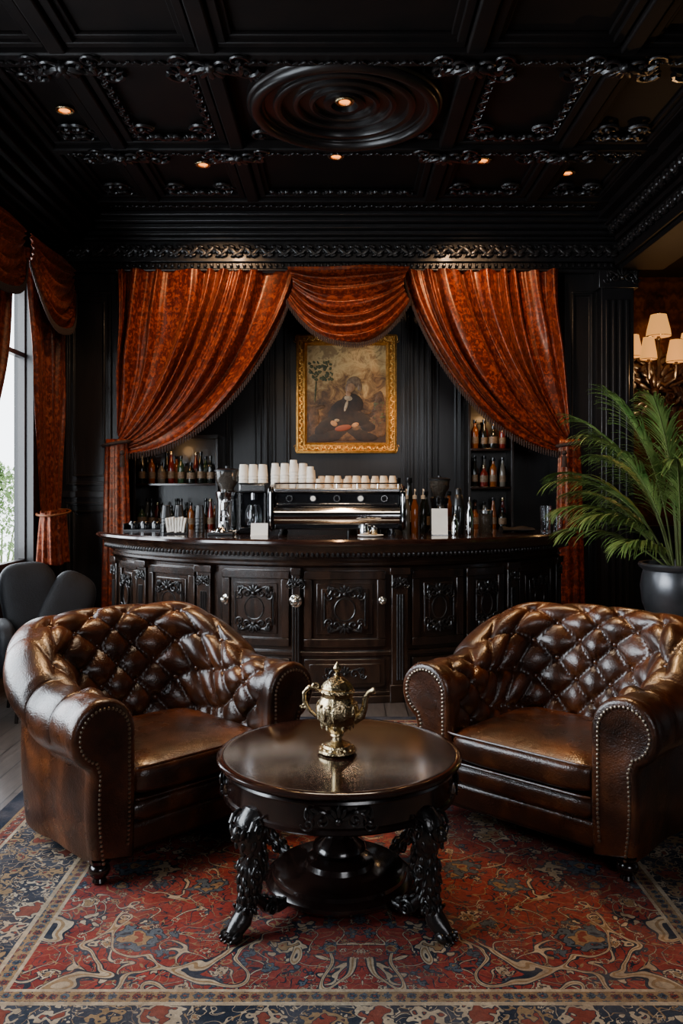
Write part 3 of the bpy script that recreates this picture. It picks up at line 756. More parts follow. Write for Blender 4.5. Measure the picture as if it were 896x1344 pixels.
for z in (1.04, 1.47):
    for r in range(2):
        for k in range(8):
            bottle(kk[(k*3+int(z*10)+r*2) % 8], (k+int(z*10)+r) % 3, -1.89+k*.093+r*.03, 7.89+.11*r, z, 'on the %s of the left bottle shelves' % ('lower level' if z < 1.2 else 'upper level'), 'bottles on the left bottle shelves', .95-.1*((k+r) % 3)*.5)
kk = ['amber','dark','dark','red','amber','clear']
for z in (1.04, 1.44, 1.80):
    for r in range(2):
        for k in range(4):
            bottle(kk[(k+int(z*10)+r*2) % 6], (k*2+int(z*10)+r) % 3, 1.262+k*.088+r*.02, 7.90+.1*r, z, 'on the %s of the right bottle shelves' % {1.04:'lowest level',1.44:'middle level',1.80:'top level'}[z], 'bottles on the right bottle shelves', .93-.06*((k+r) % 2))
for k, x in enumerate((.66, .75, .84)):
    bottle(('dark','dark','amber')[k], (2,0,2)[k], x, 6.52, Zt, 'on the bar worktop behind the right grinder', 'bottles standing on the bar worktop', .98)
for k in range(6):
    bottle(('dark','amber','dark','dark','clear')[k % 5], 2, .08+k*.092, 6.66, Zt, 'in the row behind the espresso machine', 'tall bottles in a row behind the espresso machine', 1.32)
# ------------------------------------------------------------------ bar equipment
EM = thing('espresso_machine', 'wide chrome and black espresso machine in the middle of the bar', 'espresso machine', (wx(442,6.2), 6.2, Zt))
for x in (-.4, .4):
    for y in (-.18, .18):
        m = MB(); m.lathe([(.001,0),(.025,0),(.027,.006),(.018,.02),(.016,.045),(.001,.045)], (x,y,0), 14); m.build('foot', STEEL, EM)
m = MB(); m.box(-.45, .45, -.24, .26, .04, .085); m.build('drip_base', BLKG, EM, bevel=.012, seg=3)
for s in (-1, 1):
    pr = []
    for k in range(40):
        a = 2*pi*k/40; ex = 2/5.0
        pr.append((.275*math.copysign(abs(cos(a))**ex, cos(a))-.0, .195+.165*math.copysign(abs(sin(a))**ex, sin(a))))
    m = MB(); m.loft([[(s*(.45), y*.94, .195+(z-.195)*.94) for y, z in pr], [(s*.455, y, z) for y, z in pr], [(s*.485, y, z) for y, z in pr], [(s*.492, y*.95, .195+(z-.195)*.95) for y, z in pr]])
    p = m.build('side_panel', BLKG, EM)
    m = MB(); m.tube([(s*.47, y*1.01, .195+(z-.195)*1.015) for y, z in pr]+[(s*.47, pr[0][0]*1.01, .195)], .007, 8); m.build('chrome_edge', CHROME, p)
m = MB(); rings = []
for x in [-.448+.896*i/24 for i in range(25)]:
    rings.append([(x, -.235-.03*sin(pi*t/10)-.0*x, .08+.115*t/10) for t in range(11)]+[(x, -.10, .195), (x, -.10, .08)])
m.loft(rings); m.build('back_panel', CHROME, EM, angle=50)
m = MB(); m.box(-.45, .45, -.225, .12, .195, .305); m.build('upper_housing', BLKG, EM, bevel=.015, seg=3)
m = MB(); m.box(-.45, .45, -.255, .2, .305, .335); m.build('cup_tray', STEEL, EM, bevel=.008)
m = MB(); m.box(-.43, .43, -.236, -.222, .215, .228); m.build('trim_strip', CHROME, EM, bevel=.003)
m = MB()
m.tube([(-.44,-.24,.37),(.44,-.24,.37),(.44,.19,.37),(-.44,.19,.37),(-.44,-.24,.37)], .006, 8)
for k in range(7):
    x = -.44+.88*k/6; m.tube([(x,-.24,.33),(x,-.24,.37)], .004, 6); m.tube([(x,.19,.33),(x,.19,.37)], .004, 6)
m.build('cup_rail', CHROME, EM)
for x in (-.27, 0, .27):
    m = MB(); m.lathe([(.001,.15),(.036,.15),(.04,.17),(.034,.2),(.03,.26),(.001,.26)], (x,.2,0), 18); g = m.build('group_head', CHROME, EM)
    m = MB(); m.tube([(x,.22,.165),(x,.30,.155),(x,.37,.14)], [.01,.013,.015], 10); m.build('portafilter_handle', BLK, g)
for x in (-.40, .40):
    m = MB(); m.tube([(x,.2,.28),(x,.27,.27),(x,.29,.2),(x,.28,.12)], .006, 8); m.build('steam_wand', CHROME, EM)
for k in range(5):
    x = -.34+.17*k; m = MB(); m.tube([(x,-.222,.262),(x,-.240,.262)], .024, 18); g = m.build('gauge', STEEL, EM)
    m = MB(); m.tube([(x,-.240,.262),(x,-.242,.262)], .018, 18); m.build('dial', WHITE if k in (1, 3) else BLKG, g)
def grinder(label, px, Y, H, bodyM):
    t = thing('coffee_grinder', label, 'coffee grinder', (wx(px,Y), Y, Zt)); 
    m = MB(); m.box(-.085,.085,-.12,.12,0,.03); m.build('base', bodyM, t, bevel=.01, seg=3)
    m = MB(); m.lathe([(.001,.03),(.06,.03),(.066,.05),(.064,.24),(.07,.26),(.075,.30),(.05,.315),(.001,.315)], (0,.03,0), 28); m.build('body', bodyM, t)
    m = MB(); m.lathe([(.001,.315),(.045,.315),(.05,.335),(.075,.38),(.08,.45),(.001,.45)], (0,.03,0), 28); h = m.build('hopper', SMOKE, t)
    m = MB(); m.lathe([(.001,.32),(.043,.32),(.068,.375),(.07,.41),(.001,.415)], (0,.03,0), 20); m.build('beans', BEANS, h)
    m = MB(); m.lathe([(.001,.45),(.084,.45),(.086,.462),(.06,.472),(.012,.475),(.012,.49),(.001,.49)], (0,.03,0), 28); m.build('lid', BLK, t)
    m = MB(); m.tube([(0,-.03,.22),(0,-.09,.21),(0,-.10,.17)], [.03,.026,.02], 12); m.build('spout', STEEL, t)
    m = MB(); m.tube([(-.026,-.03,.125),(-.026,-.12,.125),(.026,-.12,.125),(.026,-.03,.125)], .004, 6); m.build('fork', STEEL, t)
    m = MB(); m.lathe([(.001,.03),(.033,.03),(.033,.034),(.03,.09),(.027,.09),(.027,.04),(.001,.038)], (0,-.085,0), 18); m.build('dosing_cup', STEEL, t)
    t.scale = (H/.49*1.1, H/.49*1.1, H/.49); return t
grinder('coffee grinder with a smoked hopper left of the espresso machine', 297, 6.2, .50, CHROME)
grinder('black coffee grinder with a hopper right of the espresso machine, behind the white card', 577, 6.25, .43, BLKG)
GB = thing('hot_water_dispenser', 'boxy black and glass machine between left grinder and espresso machine', 'coffee machine', (wx(333,6.25), 6.25, Zt))
m = MB(); m.box(-.10,.10,-.12,.14,0,.05); m.build('base', BLKG, GB, bevel=.008)
m = MB(); m.box(-.10,.10,.0,.14,.05,.30); m.build('body', BLKG, GB, bevel=.008)
m = MB(); m.box(-.10,.10,-.12,.14,.30,.375); m.build('top_housing', BLKG, GB, bevel=.01)
m = MB(); m.box(-.09,.09,-.123,-.118,.315,.36); m.build('steel_band', STEEL, GB, bevel=.002)
for s in (-1,1):
    m = MB(); m.box(s*.092-.006, s*.092+.006, -.118, -.106, .05, .30); m.build('front_post', STEEL, GB)
m = MB(); m.lathe([(.001,.06),(.05,.06),(.06,.1),(.055,.17),(.04,.2),(.04,.21),(.037,.21),(.037,.2),(.052,.165),(.056,.1),(.047,.065),(.001,.064)], (0,-.055,0), 24); m.build('glass_jug', GLASS, GB)
m = MB(); m.tube([(0,-.05,.30),(0,-.05,.25)], .018, 12); m.build('nozzle', STEEL, GB)
def cup_proto(h, r0, r1, mt, name, label, group, inv=True):
    t = thing(name, label, 'cup', (0,0,0), 0, group)
    if inv: pr = [(r1,0),(r1+.002,.003),(r1,.007),(r0,h),(r0-.002,h+.001),(.001,h-.003)]
    else: pr = [(.001,0),(r0,0),(r1,h),(r1+.001,h+.002),(r1-.003,h),(r0-.003,.006),(.001,.005)]
    m = MB(); m.lathe(pr, seg=20); m.build('cup_wall', mt, t); return t
cp = cup_proto(.088, .025, .033, WHITE, 'paper_cup', 'white paper cup nested upside down in a stack on the bar machines', 'white paper cups stacked upside down above the espresso machine')
MT = Zt+.335; first = True
for k, px in enumerate((319, 331.5, 344, 361, 373, 385, 397, 407)):
    on_box = px < 352
    for row in range(2):
        Y = 6.16+.09*row; z0 = Zt+(.375 if on_box else .335)
        x = wx(px, Y)+.01*row
        nst = (3,4,3,5,5,6,5,4)[k]-(row and k % 2)
        if on_box: nst = min(nst, 3)
        for j in range(nst):
            loc = (x, Y, z0+j*.024)
            if first: cp.location = loc; first = False
            else: dup(cp, loc)
ec = cup_proto(.068, .023, .032, CREAM, 'espresso_cup', 'small cream espresso cup upside down on the espresso machine top', 'cream espresso cups in rows on the espresso machine')
first = True
for k in range(9):
    for r in range(2):
        for lv in range(2 if (k+r) % 3 else 1):
            loc = (wx(419.5+k*11.8, 6.2)+r*.012, 6.1+r*.12, MT+lv*.022)
            if first: ec.location = loc; first = False
            else: dup(ec, loc)
bc = cup_proto(.10, .027, .038, BLK, 'paper_cup', 'black takeaway cup nested in a stack at the left end of the bar', 'black takeaway cups stacked at the left end of the bar')
first = True
for px in (218, 233, 262):
    for j in range(5):
        loc = (wx(px,6.35), 6.35+(.06 if px == 233 else 0), Zt+j*.026)
        if first: bc.location = loc; first = False
        else: dup(bc, loc)
NH = thing('napkin_holder', 'black holder full of white napkins at the left end of the bar', 'napkin holder', (wx(231,6.12), 6.12, Zt), .1)
m = MB(); m.box(-.085,.085,-.06,.06,0,.012); m.box(-.085,-.08,-.06,.06,.0,.08); m.box(.08,.085,-.06,.06,0,.08); m.build('tray', BLK, NH, bevel=.002)
for k in range(7):
    m = MB(); m.obox((-.06+.02*k, 0, .065+.004*(k % 3)), (.0075,.05,.052), Matrix.Rotation(.05*(k-3), 3, 'Y')); m.build('napkin', WHITE, NH)
TR = thing('serving_tray', 'black serving caddy with lids at the far left end of the bar', 'tray', (wx(190,6.6), 6.6, Zt))
m = MB(); m.box(-.15,.15,-.09,.09,0,.012); m.box(-.15,-.142,-.09,.09,0,.06); m.box(.142,.15,-.09,.09,0,.06); m.box(-.15,.15,.082,.09,0,.06); m.build('tray_body', BLK, TR, bevel=.002)
for k in range(3): 
    m = MB(); m.lathe([(.001,.012),(.042,.012),(.044,.02),(.04,.06),(.03,.075),(.001,.075)], (-.09+.09*k,0,0), 18); m.build('lid_stack', BLKG, TR)
GT = thing('tamper_stand', 'low black stand with chrome tamper in front of the left grinder', 'tamper', (wx(290,5.95), 5.95, Zt))
m = MB(); m.box(-.09,.09,-.05,.05,0,.02); m.build('base', BLK, GT, bevel=.004)
m = MB(); m.lathe([(.001,.02),(.045,.02),(.047,.026),(.034,.05),(.02,.06),(.018,.08),(.001,.083)], seg=24); m.build('tamper', CHROME, GT)
def card(name, label, px, Y, w, h, tilt=0):
    t = thing(name, label, 'card', (wx(px,Y), Y, Zt))
    m = MB(); m.obox((0, .012, h/2), (w/2, .002, h/2), Matrix.Rotation(-.08, 3, 'X')); m.build('printed_panel', WHITE, t)
    m = MB(); m.box(-w/2, w/2, -.02, .035, 0, .006); m.build('stand', CHROME if h > .15 else WHITE, t)
card('menu_card', 'tall white card in a stand in front of the right coffee grinder', 577, 5.95, .115, .19)
card('menu_card', 'small white card between the left grinder and the espresso machine', 340, 5.88, .12, .088)
SK = thing('cocktail_shaker', 'black cocktail shaker with cap right of the right grinder', 'shaker', (wx(601,6.1), 6.1, Zt))
m = MB(); m.lathe([(.001,0),(.038,0),(.042,.01),(.048,.2),(.046,.21),(.001,.21)], seg=24); m.build('tumbler', BLKG, SK)
m = MB(); m.lathe([(.046,.21),(.04,.25),(.03,.285),(.024,.29),(.024,.325),(.018,.335),(.001,.336)], seg=24); m.build('cap', BLK, SK)
ST = thing('steel_flask', 'slim stainless steel flask at the bar right of the black shaker', 'flask', (wx(616,6.0), 6.0, Zt))
m = MB(); m.lathe([(.001,0),(.028,0),(.03,.006),(.03,.15),(.02,.175),(.018,.19),(.001,.19)], seg=20); m.build('body', CHROME, ST)
m = MB(); m.lathe([(.001,.19),(.014,.19),(.014,.23),(.006,.24),(.004,.27),(.001,.27)], seg=14); m.build('pourer', STEEL, ST)
ST2 = dup(ST, (wx(597,5.92), 5.92, Zt), 0, 'short stainless steel flask directly in front of the black shaker', None, (.8,.8,.62))
PI = thing('milk_pitcher', 'small steel milk pitcher in front of the espresso machine', 'pitcher', (wx(478,5.8), 5.8, Zt+.012))
m = MB(); m.lathe([(.001,0),(.03,0),(.034,.01),(.033,.04),(.026,.06),(.029,.075),(.027,.075),(.023,.06),(.001,.01)], seg=24); m.build('jug', CHROME, PI)
m = MB(); m.tube([(.028,0,.066),(.05,0,.064),(.054,0,.035),(.034,0,.018)], .004, 8); m.build('handle', CHROME, PI)
TY = thing('saucer', 'small white saucer under the milk pitcher on the bar', 'saucer', (wx(486,5.8), 5.8, Zt))
m = MB(); m.lathe([(.001,0),(.05,0),(.09,.008),(.09,.012),(.05,.008),(.001,.008)], seg=32); m.build('plate', WHITE, TY)
JG = thing('sugar_tin', 'tiny brass tin standing beside the milk pitcher on the saucer', 'tin', (wx(491,5.8), 5.8, Zt+.012))
m = MB(); m.lathe([(.001,0),(.02,0),(.022,.004),(.022,.04),(.001,.042)], seg=18); m.build('tin', BRASS, JG)
m = MB(); m.lathe([(.023,.038),(.023,.048),(.006,.055),(.005,.062),(.001,.063)], seg=18); m.build('lid', STEEL, JG)
def tumbler(label, x, y, h=.12, r=.035):
    t = thing('drinking_glass', label, 'glass', (x, y, Zt))
    m = MB(); m.lathe([(.001,0),(r*.8,0),(r,h),(r-.0025,h),(r*.8-.003,.01),(.001,.01)], seg=22); m.build('glass_wall', GLASS, t); return t
tumbler('tall drinking glass alone at the right end of the bar', wx(716,6.45), 6.45, .2, .045)
tumbler('short drinking glass beside the tall one at the right end of the bar', wx(732,6.5), 6.5, .13, .04)
CN = thing('canister', 'black storage canister with steel lid right of the flasks on the bar', 'canister', (wx(637,6.3), 6.3, Zt))
m = MB(); m.lathe([(.001,0),(.05,0),(.054,.006),(.054,.14),(.05,.145),(.001,.145)], seg=24); m.build('body', SMOKE, CN)
m = MB(); m.lathe([(.056,.145),(.056,.17),(.01,.175),(.01,.19),(.001,.192)], seg=24); m.build('lid', STEEL, CN)
TO = thing('bar_towel', 'folded black bar towel lying on the right part of the bar', 'towel', (wx(678,6.35), 6.35, Zt))
m = MB(); rings = []
for i in range(13):
    x = -.12+.24*i/12; rings.append([(x, .09*cos(a), .022+.02*sin(a)*(1+.3*sin(x*40))) for a in [2*pi*k/16 for k in range(16)]])
m.loft(rings); m.build('folded_cloth', BLKFAB, TO)
for k in range(3):
    t = thing('syrup_bottle', ['pale','amber','dark'][k]+' syrup bottle with pump between espresso machine and right grinder', 'bottle', (wx(533+k*11, 6.3), 6.3, Zt), 0, 'pump bottles beside the espresso machine')
    m = MB(); m.lathe([(.001,0),(.026,0),(.028,.005),(.028,.2),(.014,.24),(.013,.26),(.001,.26)], seg=18); m.build('glass_body', BM[['clear','amber','dark'][k]], t)
    m = MB(); m.lathe([(.016,.255),(.016,.28),(.004,.285),(.004,.33),(.001,.33)], seg=12); m.tube([(0,0,.325),(.0,-.035,.325),(0,-.05,.312)], .005, 6); m.build('pump', WHITE, t)
# ------------------------------------------------------------------ curtains
def fold(u, N, k=0, v=0):
    ph = 2*pi*(N*u+.36*sin(2*pi*u*1.7+k)+.20*sin(2*pi*u*4.1+2*k)+.05*sin(v*5+u*7))
    s = sin(ph); s = math.copysign(abs(s)**.7, s)
    return s*(.80+.32*sin(u*17+k))+.28*sin(2.27*ph+1.1+k)*(.6+.4*cos(u*31))+.34*sin(2*pi*u*2.3+k)
def drape(mapf, T0, C10, C20, E0, T1, C11, C21, E1, N=13, amp=.05, nu=260, nv=70, depth=.0, k=0, bulge=.10):
    m = MB(); rings = []; L0 = (T0, C10, C20, E0); L1 = (T1, C11, C21, E1)
    for j in range(nv+1):
        v = j/nv; bz = ((1-v)**3, 3*(1-v)**2*v, 3*(1-v)*v*v, v**3); ring = []
        for i in range(nu+1):
            u = i/nu; uw = u+.012*sin(v*6+u*15); h = z = 0
            for c, a, b_ in zip(bz, L0, L1):
                h += c*(a[0]+(b_[0]-a[0])*uw); z += c*(a[1]+(b_[1]-a[1])*uw)
            am = amp*(.75+.45*sin(pi*min(1, v*1.3))-.60*v); f = fold(u, N, k, v)
            f += .18*sin(v*13+u*22+k)*sin(pi*v)
            bul = bulge*sin(pi*v)*u
            ring.append(mapf(h, am*f+bul+depth, z))
        rings.append(ring)
    m.loft(rings, False, False); return m
def tail(mapf, h0, h1, z0, z1, flare, N=6, k=0):
    m = MB(); rings = []; nu = 120
    for j in range(41):
        v = j/40; c = (h0+h1)/2; hw = (h1-h0)/2*(.75+flare*v**.6); z = z0+(z1-z0)*v; ring = []
        for i in range(nu):
            a = 2*pi*i/nu; rr = 1+(.12*sin(a*N*2+k+v)+.06*sin(a*5+k*2))*(.4+v*.6)
            ring.append(mapf(c+hw*cos(a)*rr, .02+hw*.45*sin(a)*rr, z+.01*sin(a*5)*v))
        rings.append(ring)
    m.loft(rings); return m
def tieback(parent, mapf, h, z, hw, dep=.02, r=.018, mt=None):
    m = MB(); pts = []
    for k in range(25):
        a = 2*pi*k/24; pts.append(mapf(h+hw*1.05*cos(a), dep+hw*.62*sin(a), z+.02*cos(a)))
    m.tube(pts, r, 8); return m.build('tieback', mt or SILKTIE, parent, world=True)
YC = YF-.10
mb_map = lambda h, d, z: (h, YC-.02-d, z)
def edge_fringe(parent, mapf, bez, n=90, depth=.03, mt=FRINGE):
    m = MB()
    for i in range(n):
        v = i/(n-1); bz = ((1-v)**3, 3*(1-v)**2*v, 3*(1-v)*v*v, v**3)
        h = sum(c*p[0] for c, p in zip(bz, bez)); z = sum(c*p[1] for c, p in zip(bz, bez)); d = depth+.10*sin(pi*v)
        p = V(mapf(h, d, z)); m.tube([p+V((0,0,.01)), p+V((0,0,-.022)), p+V((0,0,-.05))], [.006,.009,.005], 5)
    m.build('fringe', mt, parent, world=True)
def big(label, s, xo, xi, xt, pts_in, k, tz):
    t = thing('stage_curtain', label, 'curtain', (s*2.03, YC, 0), 0, 'pair of big tied back curtains over the bar')
    T0 = (xo, 3.37); E0 = (xt, tz+.12); T1 = (xi, 3.37); C1, C2, E1 = pts_in
    m = drape(mb_map, T0, (xo, 2.85), (xt, 2.3), E0, T1, C1, C2, E1, N=9, amp=.064, k=k)
    m.build('drape', CURT, t, world=True, angle=180)
    edge_fringe(t, mb_map, (T1, C1, C2, E1))
    m = tail(mb_map, xt-.12, xt+.12, tz+.06, .03, .35, 5, k); m.build('tail', CURT, t, world=True, angle=180)
    tieback(t, mb_map, xt, tz+.02, .11, .03, .016, FRINGE)
    m = MB(); p = V(mb_map(xt-s*.08, .13, tz-.04)); m.lathe([(.001,0),(.02,-.01),(.024,-.03),(.014,-.045),(.022,-.06),(.024,-.15),(.001,-.15)], p, 14); m.build('tassel', FRINGE, t, world=True)
    m = MB()
    m.tube([(min(xo, xi)-.02, YC+.0, 3.375), (max(xo, xi)+.02, YC+.0, 3.375)], .014, 10); m.build('curtain_rod', WOOD, t, world=True)
big('big red orange curtain tied back to the left above the bar', -1, -1.99, -.38, -2.0, ((-.55,2.6), (-1.15,1.72), (-1.93,1.73)), 0, 1.80)
big('big red orange curtain tied back to the right above the bar', 1, 1.92, .54, 2.03, ((.70,2.6), (1.28,1.80), (1.97,1.74)), 2.2, 1.80)
def swag(name, label, mapf, h0, h1, zt, dc, de, loc, mt, N=6.5, group=None, amp=.035, dep=.09):
    t = thing(name, label, 'curtain', loc, 0, group); m = MB(); rings = []; nu, nv = 70, 100
    low = []
    for j in range(nv+1):
        v = j/nv; ring = []
        for i in range(nu+1):
            u = i/nu; uu = 2*u-1
            s_ = (1-abs(uu)**2.3); H = de+(dc-de)*s_
            z = zt-v*H-.05*s_*v
            hh = h0+(h1-h0)*(.5+uu/2*(1-.10*sin(pi*v)))
            ph = v*N*2*pi+.7*sin(uu*3)+.9*sin(v*7)
            f = sin(ph)+.3*sin(2.3*ph+1+uu)
            ring.append(mapf(hh, dep+amp*f*(.35+.65*s_)+.06*s_*v, z+.012*f*s_))
        rings.append(ring); low = ring
    m.loft(rings, False, False); m.build('swag_cloth', mt, t, world=True, angle=180)
    m = MB()
    for i in range(0, nu+1):
        p = V(low[i]); m.tube([p+V((0,0,.012)), p+V((0,0,-.02)), p+V((0,0,-.045))], [.006,.008,.004], 5)
    m.build('fringe', FRINGE, t, world=True)
    return t
swag('curtain_swag', 'draped red orange swag hanging above the gilt framed painting', mb_map, -.48, .60, 3.37, .62, .30, (.06, YC, 3.3), CURT, dep=.12, amp=.042)
wmap = lambda h, d, z: (XL+.10+d, h, z)
t = thing('window_curtain', 'rust red patterned window curtain tied back beside the dark panelled wall', 'curtain', (XL+.10, 7.0, 0))
drape(wmap, (7.36,3.3), (7.36,2.6), (7.36,1.8), (7.27,1.22), (6.46,3.3), (6.46,2.6), (6.58,1.9), (6.80,1.22), N=6, amp=.030, nu=150, bulge=.03).build('drape', CURT2, t, world=True, angle=180)
tail(wmap, 6.80, 7.28, 1.24, .79, .22, 5).build('tail', CURT2, t, world=True, angle=180)
tieback(t, wmap, 7.04, 1.22, .20, .02, .010)
t = thing('window_curtain', 'rust red window curtain at the left edge, on the near side of the bright window', 'curtain', (XL+.10, 5.6, 0))
drape(wmap, (5.1,3.3), (5.1,2.6), (5.1,1.8), (5.1,1.22), (6.20,3.3), (6.22,2.5), (5.95,1.9), (5.4,1.22), N=8, amp=.030, nu=150, bulge=.02).build('drape', CURT2, t, world=True, angle=180)
tail(wmap, 5.1, 5.5, 1.24, .79, .25, 5, 2).build('tail', CURT2, t, world=True, angle=180)
tieback(t, wmap, 5.3, 1.22, .19, .02, .012)
swag('window_swag', 'rust red pelmet swag over the tied curtain beside the dark panelled wall', wmap, 6.32, 7.40, 3.36, .58, .22, (XL+.10, 6.9, 3.2), CURT2, 5, None, .028, .09)
swag('window_swag', 'rust red pelmet swag at the left edge over the near window curtain', wmap, 5.2, 6.25, 3.36, .50, .22, (XL+.10, 5.8, 3.2), CURT2, 5, None, .028, .09)
# ------------------------------------------------------------------ painting
PY = 8.09; px0, px1 = wx(389,PY), wx(520,PY); pz0, pz1 = wz(595,PY), wz(440,PY)
cxp, czp = (px0+px1)/2, (pz0+pz1)/2; hwp, hhp = (px1-px0)/2, (pz1-pz0)/2
PT = thing('framed_painting', 'painting of a seated dark coated figure in a landscape, in a wide gilt frame', 'painting', (cxp, PY, czp))
def canvas_mat():
    n = NT('oil_canvas'); x, y, z = n.sep()
    w = n.noise(None, 8, 6, .68, .8)
    f = n.m('ADD', n.m('MULTIPLY', z, 1.05), n.m('MULTIPLY', n.m('SUBTRACT', w, .5), 1.7)); f = n.m('ADD', f, .47)
    c = n.ramp(f, [(.1, (.035,.015,.006)), (.38, (.13,.058,.017)), (.58, (.36,.185,.055)), (.85, (.66,.43,.17)), (1, (.30,.17,.06))])
    n.p(Base_Color=c, Roughness=.5); n.bump(n.noise(None, 60, 3), .4, .003); return n.mat
fw = .105
m = MB(); m.box(-hwp+fw*.7, hwp-fw*.7, -.02, -.008, -hhp+fw*.7, hhp-fw*.7); cv = m.build('canvas', canvas_mat(), PT)
def blob(name, mt, items, y=-.021):
    m = MB()
    for (x, z, rx, rz_, a) in items: m.ell((x, y, z), (rx, .004, rz_), Matrix.Rotation(radians(a), 3, 'Y'), 16, 8)
    return m.build(name, mt, cv)
P_ = lambda px, py: (wx(px,PY)-cxp, wz(py,PY)-czp)
coat = mat('paint_coat', (.010,.006,.004), .5, col2=(.035,.015,.008), vs=20); skin = mat('paint_skin', (.50,.26,.12), .5, col2=(.30,.13,.05), vs=30)
hair = mat('paint_hair', (.30,.18,.09), .5, col2=(.12,.06,.03), vs=40); grn = mat('paint_foliage', (.03,.032,.012), .5, col2=(.14,.13,.04), vs=40); lt = mat('paint_cloth', (.5,.4,.27), .5, col2=(.28,.18,.09), vs=30); rd = mat('paint_red', (.22,.05,.02), .5)
brn = mat('paint_ground', (.045,.02,.008), .5, col2=(.17,.08,.028), vs=22)
def at(px, py, w, h, a=0): x, z = P_(px, py); return (x, z, w*PY/F/2, h*PY/F/2, a)
rr = random.Random(5)
blob('painted_ground', brn, [at(425,566,40,20,5), at(455,572,70,14,0), at(488,562,40,28,-8), at(497,538,14,50,4), at(412,548,14,30,0)]+[at(rr.uniform(408,502),rr.uniform(535,574),rr.uniform(6,16),rr.uniform(4,9),rr.uniform(-30,30)) for _ in range(22)])
blob('painted_foliage', grn, [at(421+rr.uniform(-15,15),487+rr.uniform(-12,12),rr.uniform(2,6),rr.uniform(2,5),rr.uniform(0,90)) for _ in range(60)]+[at(414,514,2.5,30,4)]+[at(497+rr.uniform(-7,6),545+rr.uniform(-16,12),rr.uniform(2,6),rr.uniform(2,6),0) for _ in range(24)])
blob('painted_coat', coat, [at(450,548,40,50,18), at(432,558,40,20,-30), at(474,550,36,18,36), at(433,572,56,16,-8), at(474,571,44,16,10), at(462,530,30,26,20), at(484,561,24,16,0), at(422,566,22,18,0)], -.022)
blob('painted_hair', hair, [at(464,502,19,15,-16), at(457,509,8,13,8), at(472,508,6,12,0)], -.023)
blob('painted_face', skin, [at(460,509,11,14,24), at(457,517,7,8,0)], -.0245)
blob('painted_hand', skin, [at(438,556,10,7,30)], -.025); blob('painted_hand', skin, [at(466,558,10,6,-20)], -.025)
blob('painted_collar', lt, [at(457,523,11,7,10), at(454,533,4,16,16)], -.0245)
blob('painted_cuff', lt, [at(442,552,7,4,0)], -.0245)
blob('painted_book', rd, [at(450,562,22,8,-10)], -.0255)
prof_f = [(0,-.0),(.0,-.05),(.018,-.062),(.035,-.045),(.05,-.03),(.068,-.042),(.08,-.05),(.092,-.035),(.105,-.018),(.105,0)]
rings = []; m = MB()
for (sx, sz) in ((-1,-1),(1,-1),(1,1),(-1,1)):
    rings.append([(sx*(hwp-d), y, sz*(hhp-d)) for d, y in prof_f])
m.loft(rings, True, False, loop=True); fr = m.build('gilt_frame', GOLDF, PT, angle=50)
m = MB()
for (a, b_, up) in (((-hwp+.05,-.045,hhp-.045),(hwp-.05,-.045,hhp-.045),(0,0,1)), ((-hwp+.05,-.045,-hhp+.045),(hwp-.05,-.045,-hhp+.045),(0,0,1)), ((-hwp+.045,-.045,-hhp+.05),(-hwp+.045,-.045,hhp-.05),(1,0,0)), ((hwp-.045,-.045,-hhp+.05),(hwp-.045,-.045,hhp-.05),(1,0,0))):
    carved_strip(m, a, b_, up, (0,-1,0), .058, .035)
for sx in (-1, 1):
    for sz in (-1, 1): ornament(m, (sx*(hwp-.05), -.045, sz*(hhp-.05)), (sx,0,0), (0,0,sz), (0,-1,0), .13, .09)
m.build('frame_carving', GOLDF, fr)
# ------------------------------------------------------------------ wall sconce
SC = thing('wall_sconce', 'dark ornate carved wall sconce with glowing amber shades right of the pilaster', 'wall lamp', (3.02, 8.19, 2.35))
BRZ = mat('sconce_bronze', (.018,.008,.005), .35, col2=(.05,.02,.01), vs=12, coat=.4)
m = MB()
ornament(m, (0,-.03,.25), (1,0,0), (0,0,1), (0,-1,0), .6, .40); ornament(m, (0,-.03,-.05), (1,0,0), (0,0,1), (0,-1,0), .52, .46, -1); ornament(m, (.05,-.06,.10), (1,0,0), (0,0,1), (0,-1,0), .66, .44)
ornament(m, (.0,-.10,.0), (1,0,0), (0,0,1), (0,-1,0), .44, .36)
m.ell((0,-.02,.1), (.19,.06,.36), None, 16, 10); m.ell((0,-.08,.36), (.07,.07,.10), None, 12, 8)
for f in (-1, 1):
    for k in range(5): leaf(m, (f*(.10+.05*k), -.08, .22-.07*k), (f*.6,0,-1), (0,-1,0), .09, .035, .03)
m.build('carved_backplate', BRZ, SC)
shp_ = [(-.22,-.16,.40,.098),(-.10,-.26,.36,.08),(.04,-.14,.60,.118),(.17,-.24,.34,.092),(.32,-.16,.42,.098)]
for (x, y, z, r) in shp_:
    m = MB(); m.tube([(0,-.05,.15),(x*.5,y*.8,.06),(x*.95,y,.12),(x,y,.22),(x,y,z-.08)], .017, 8)
    m.lathe([(.001,z-.1),(.03,z-.1),(.035,z-.085),(.016,z-.07),(.014,z-.02),(.001,z-.02)], (x,y,0), 14); a_ = m.build('arm', BRZ, SC)
    m = MB(); m.lathe([(r,z-.06),(r*.93,z-.0),(r*.62,z+.15),(r*.60,z+.15),(r*.91,z+.0),(r*.98,z-.06)], (x,y,0), 28); sh = m.build('lamp_shade', SHADE, SC)
    m = MB(); m.tube([(x+r*.63*cos(q*pi/12), y+r*.63*sin(q*pi/12), z+.15) for q in range(25)], .003, 6); m.tube([(x+r*cos(q*pi/12), y+r*sin(q*pi/12), z-.06) for q in range(25)], .003, 6); m.build('shade_binding', BRASS, sh)
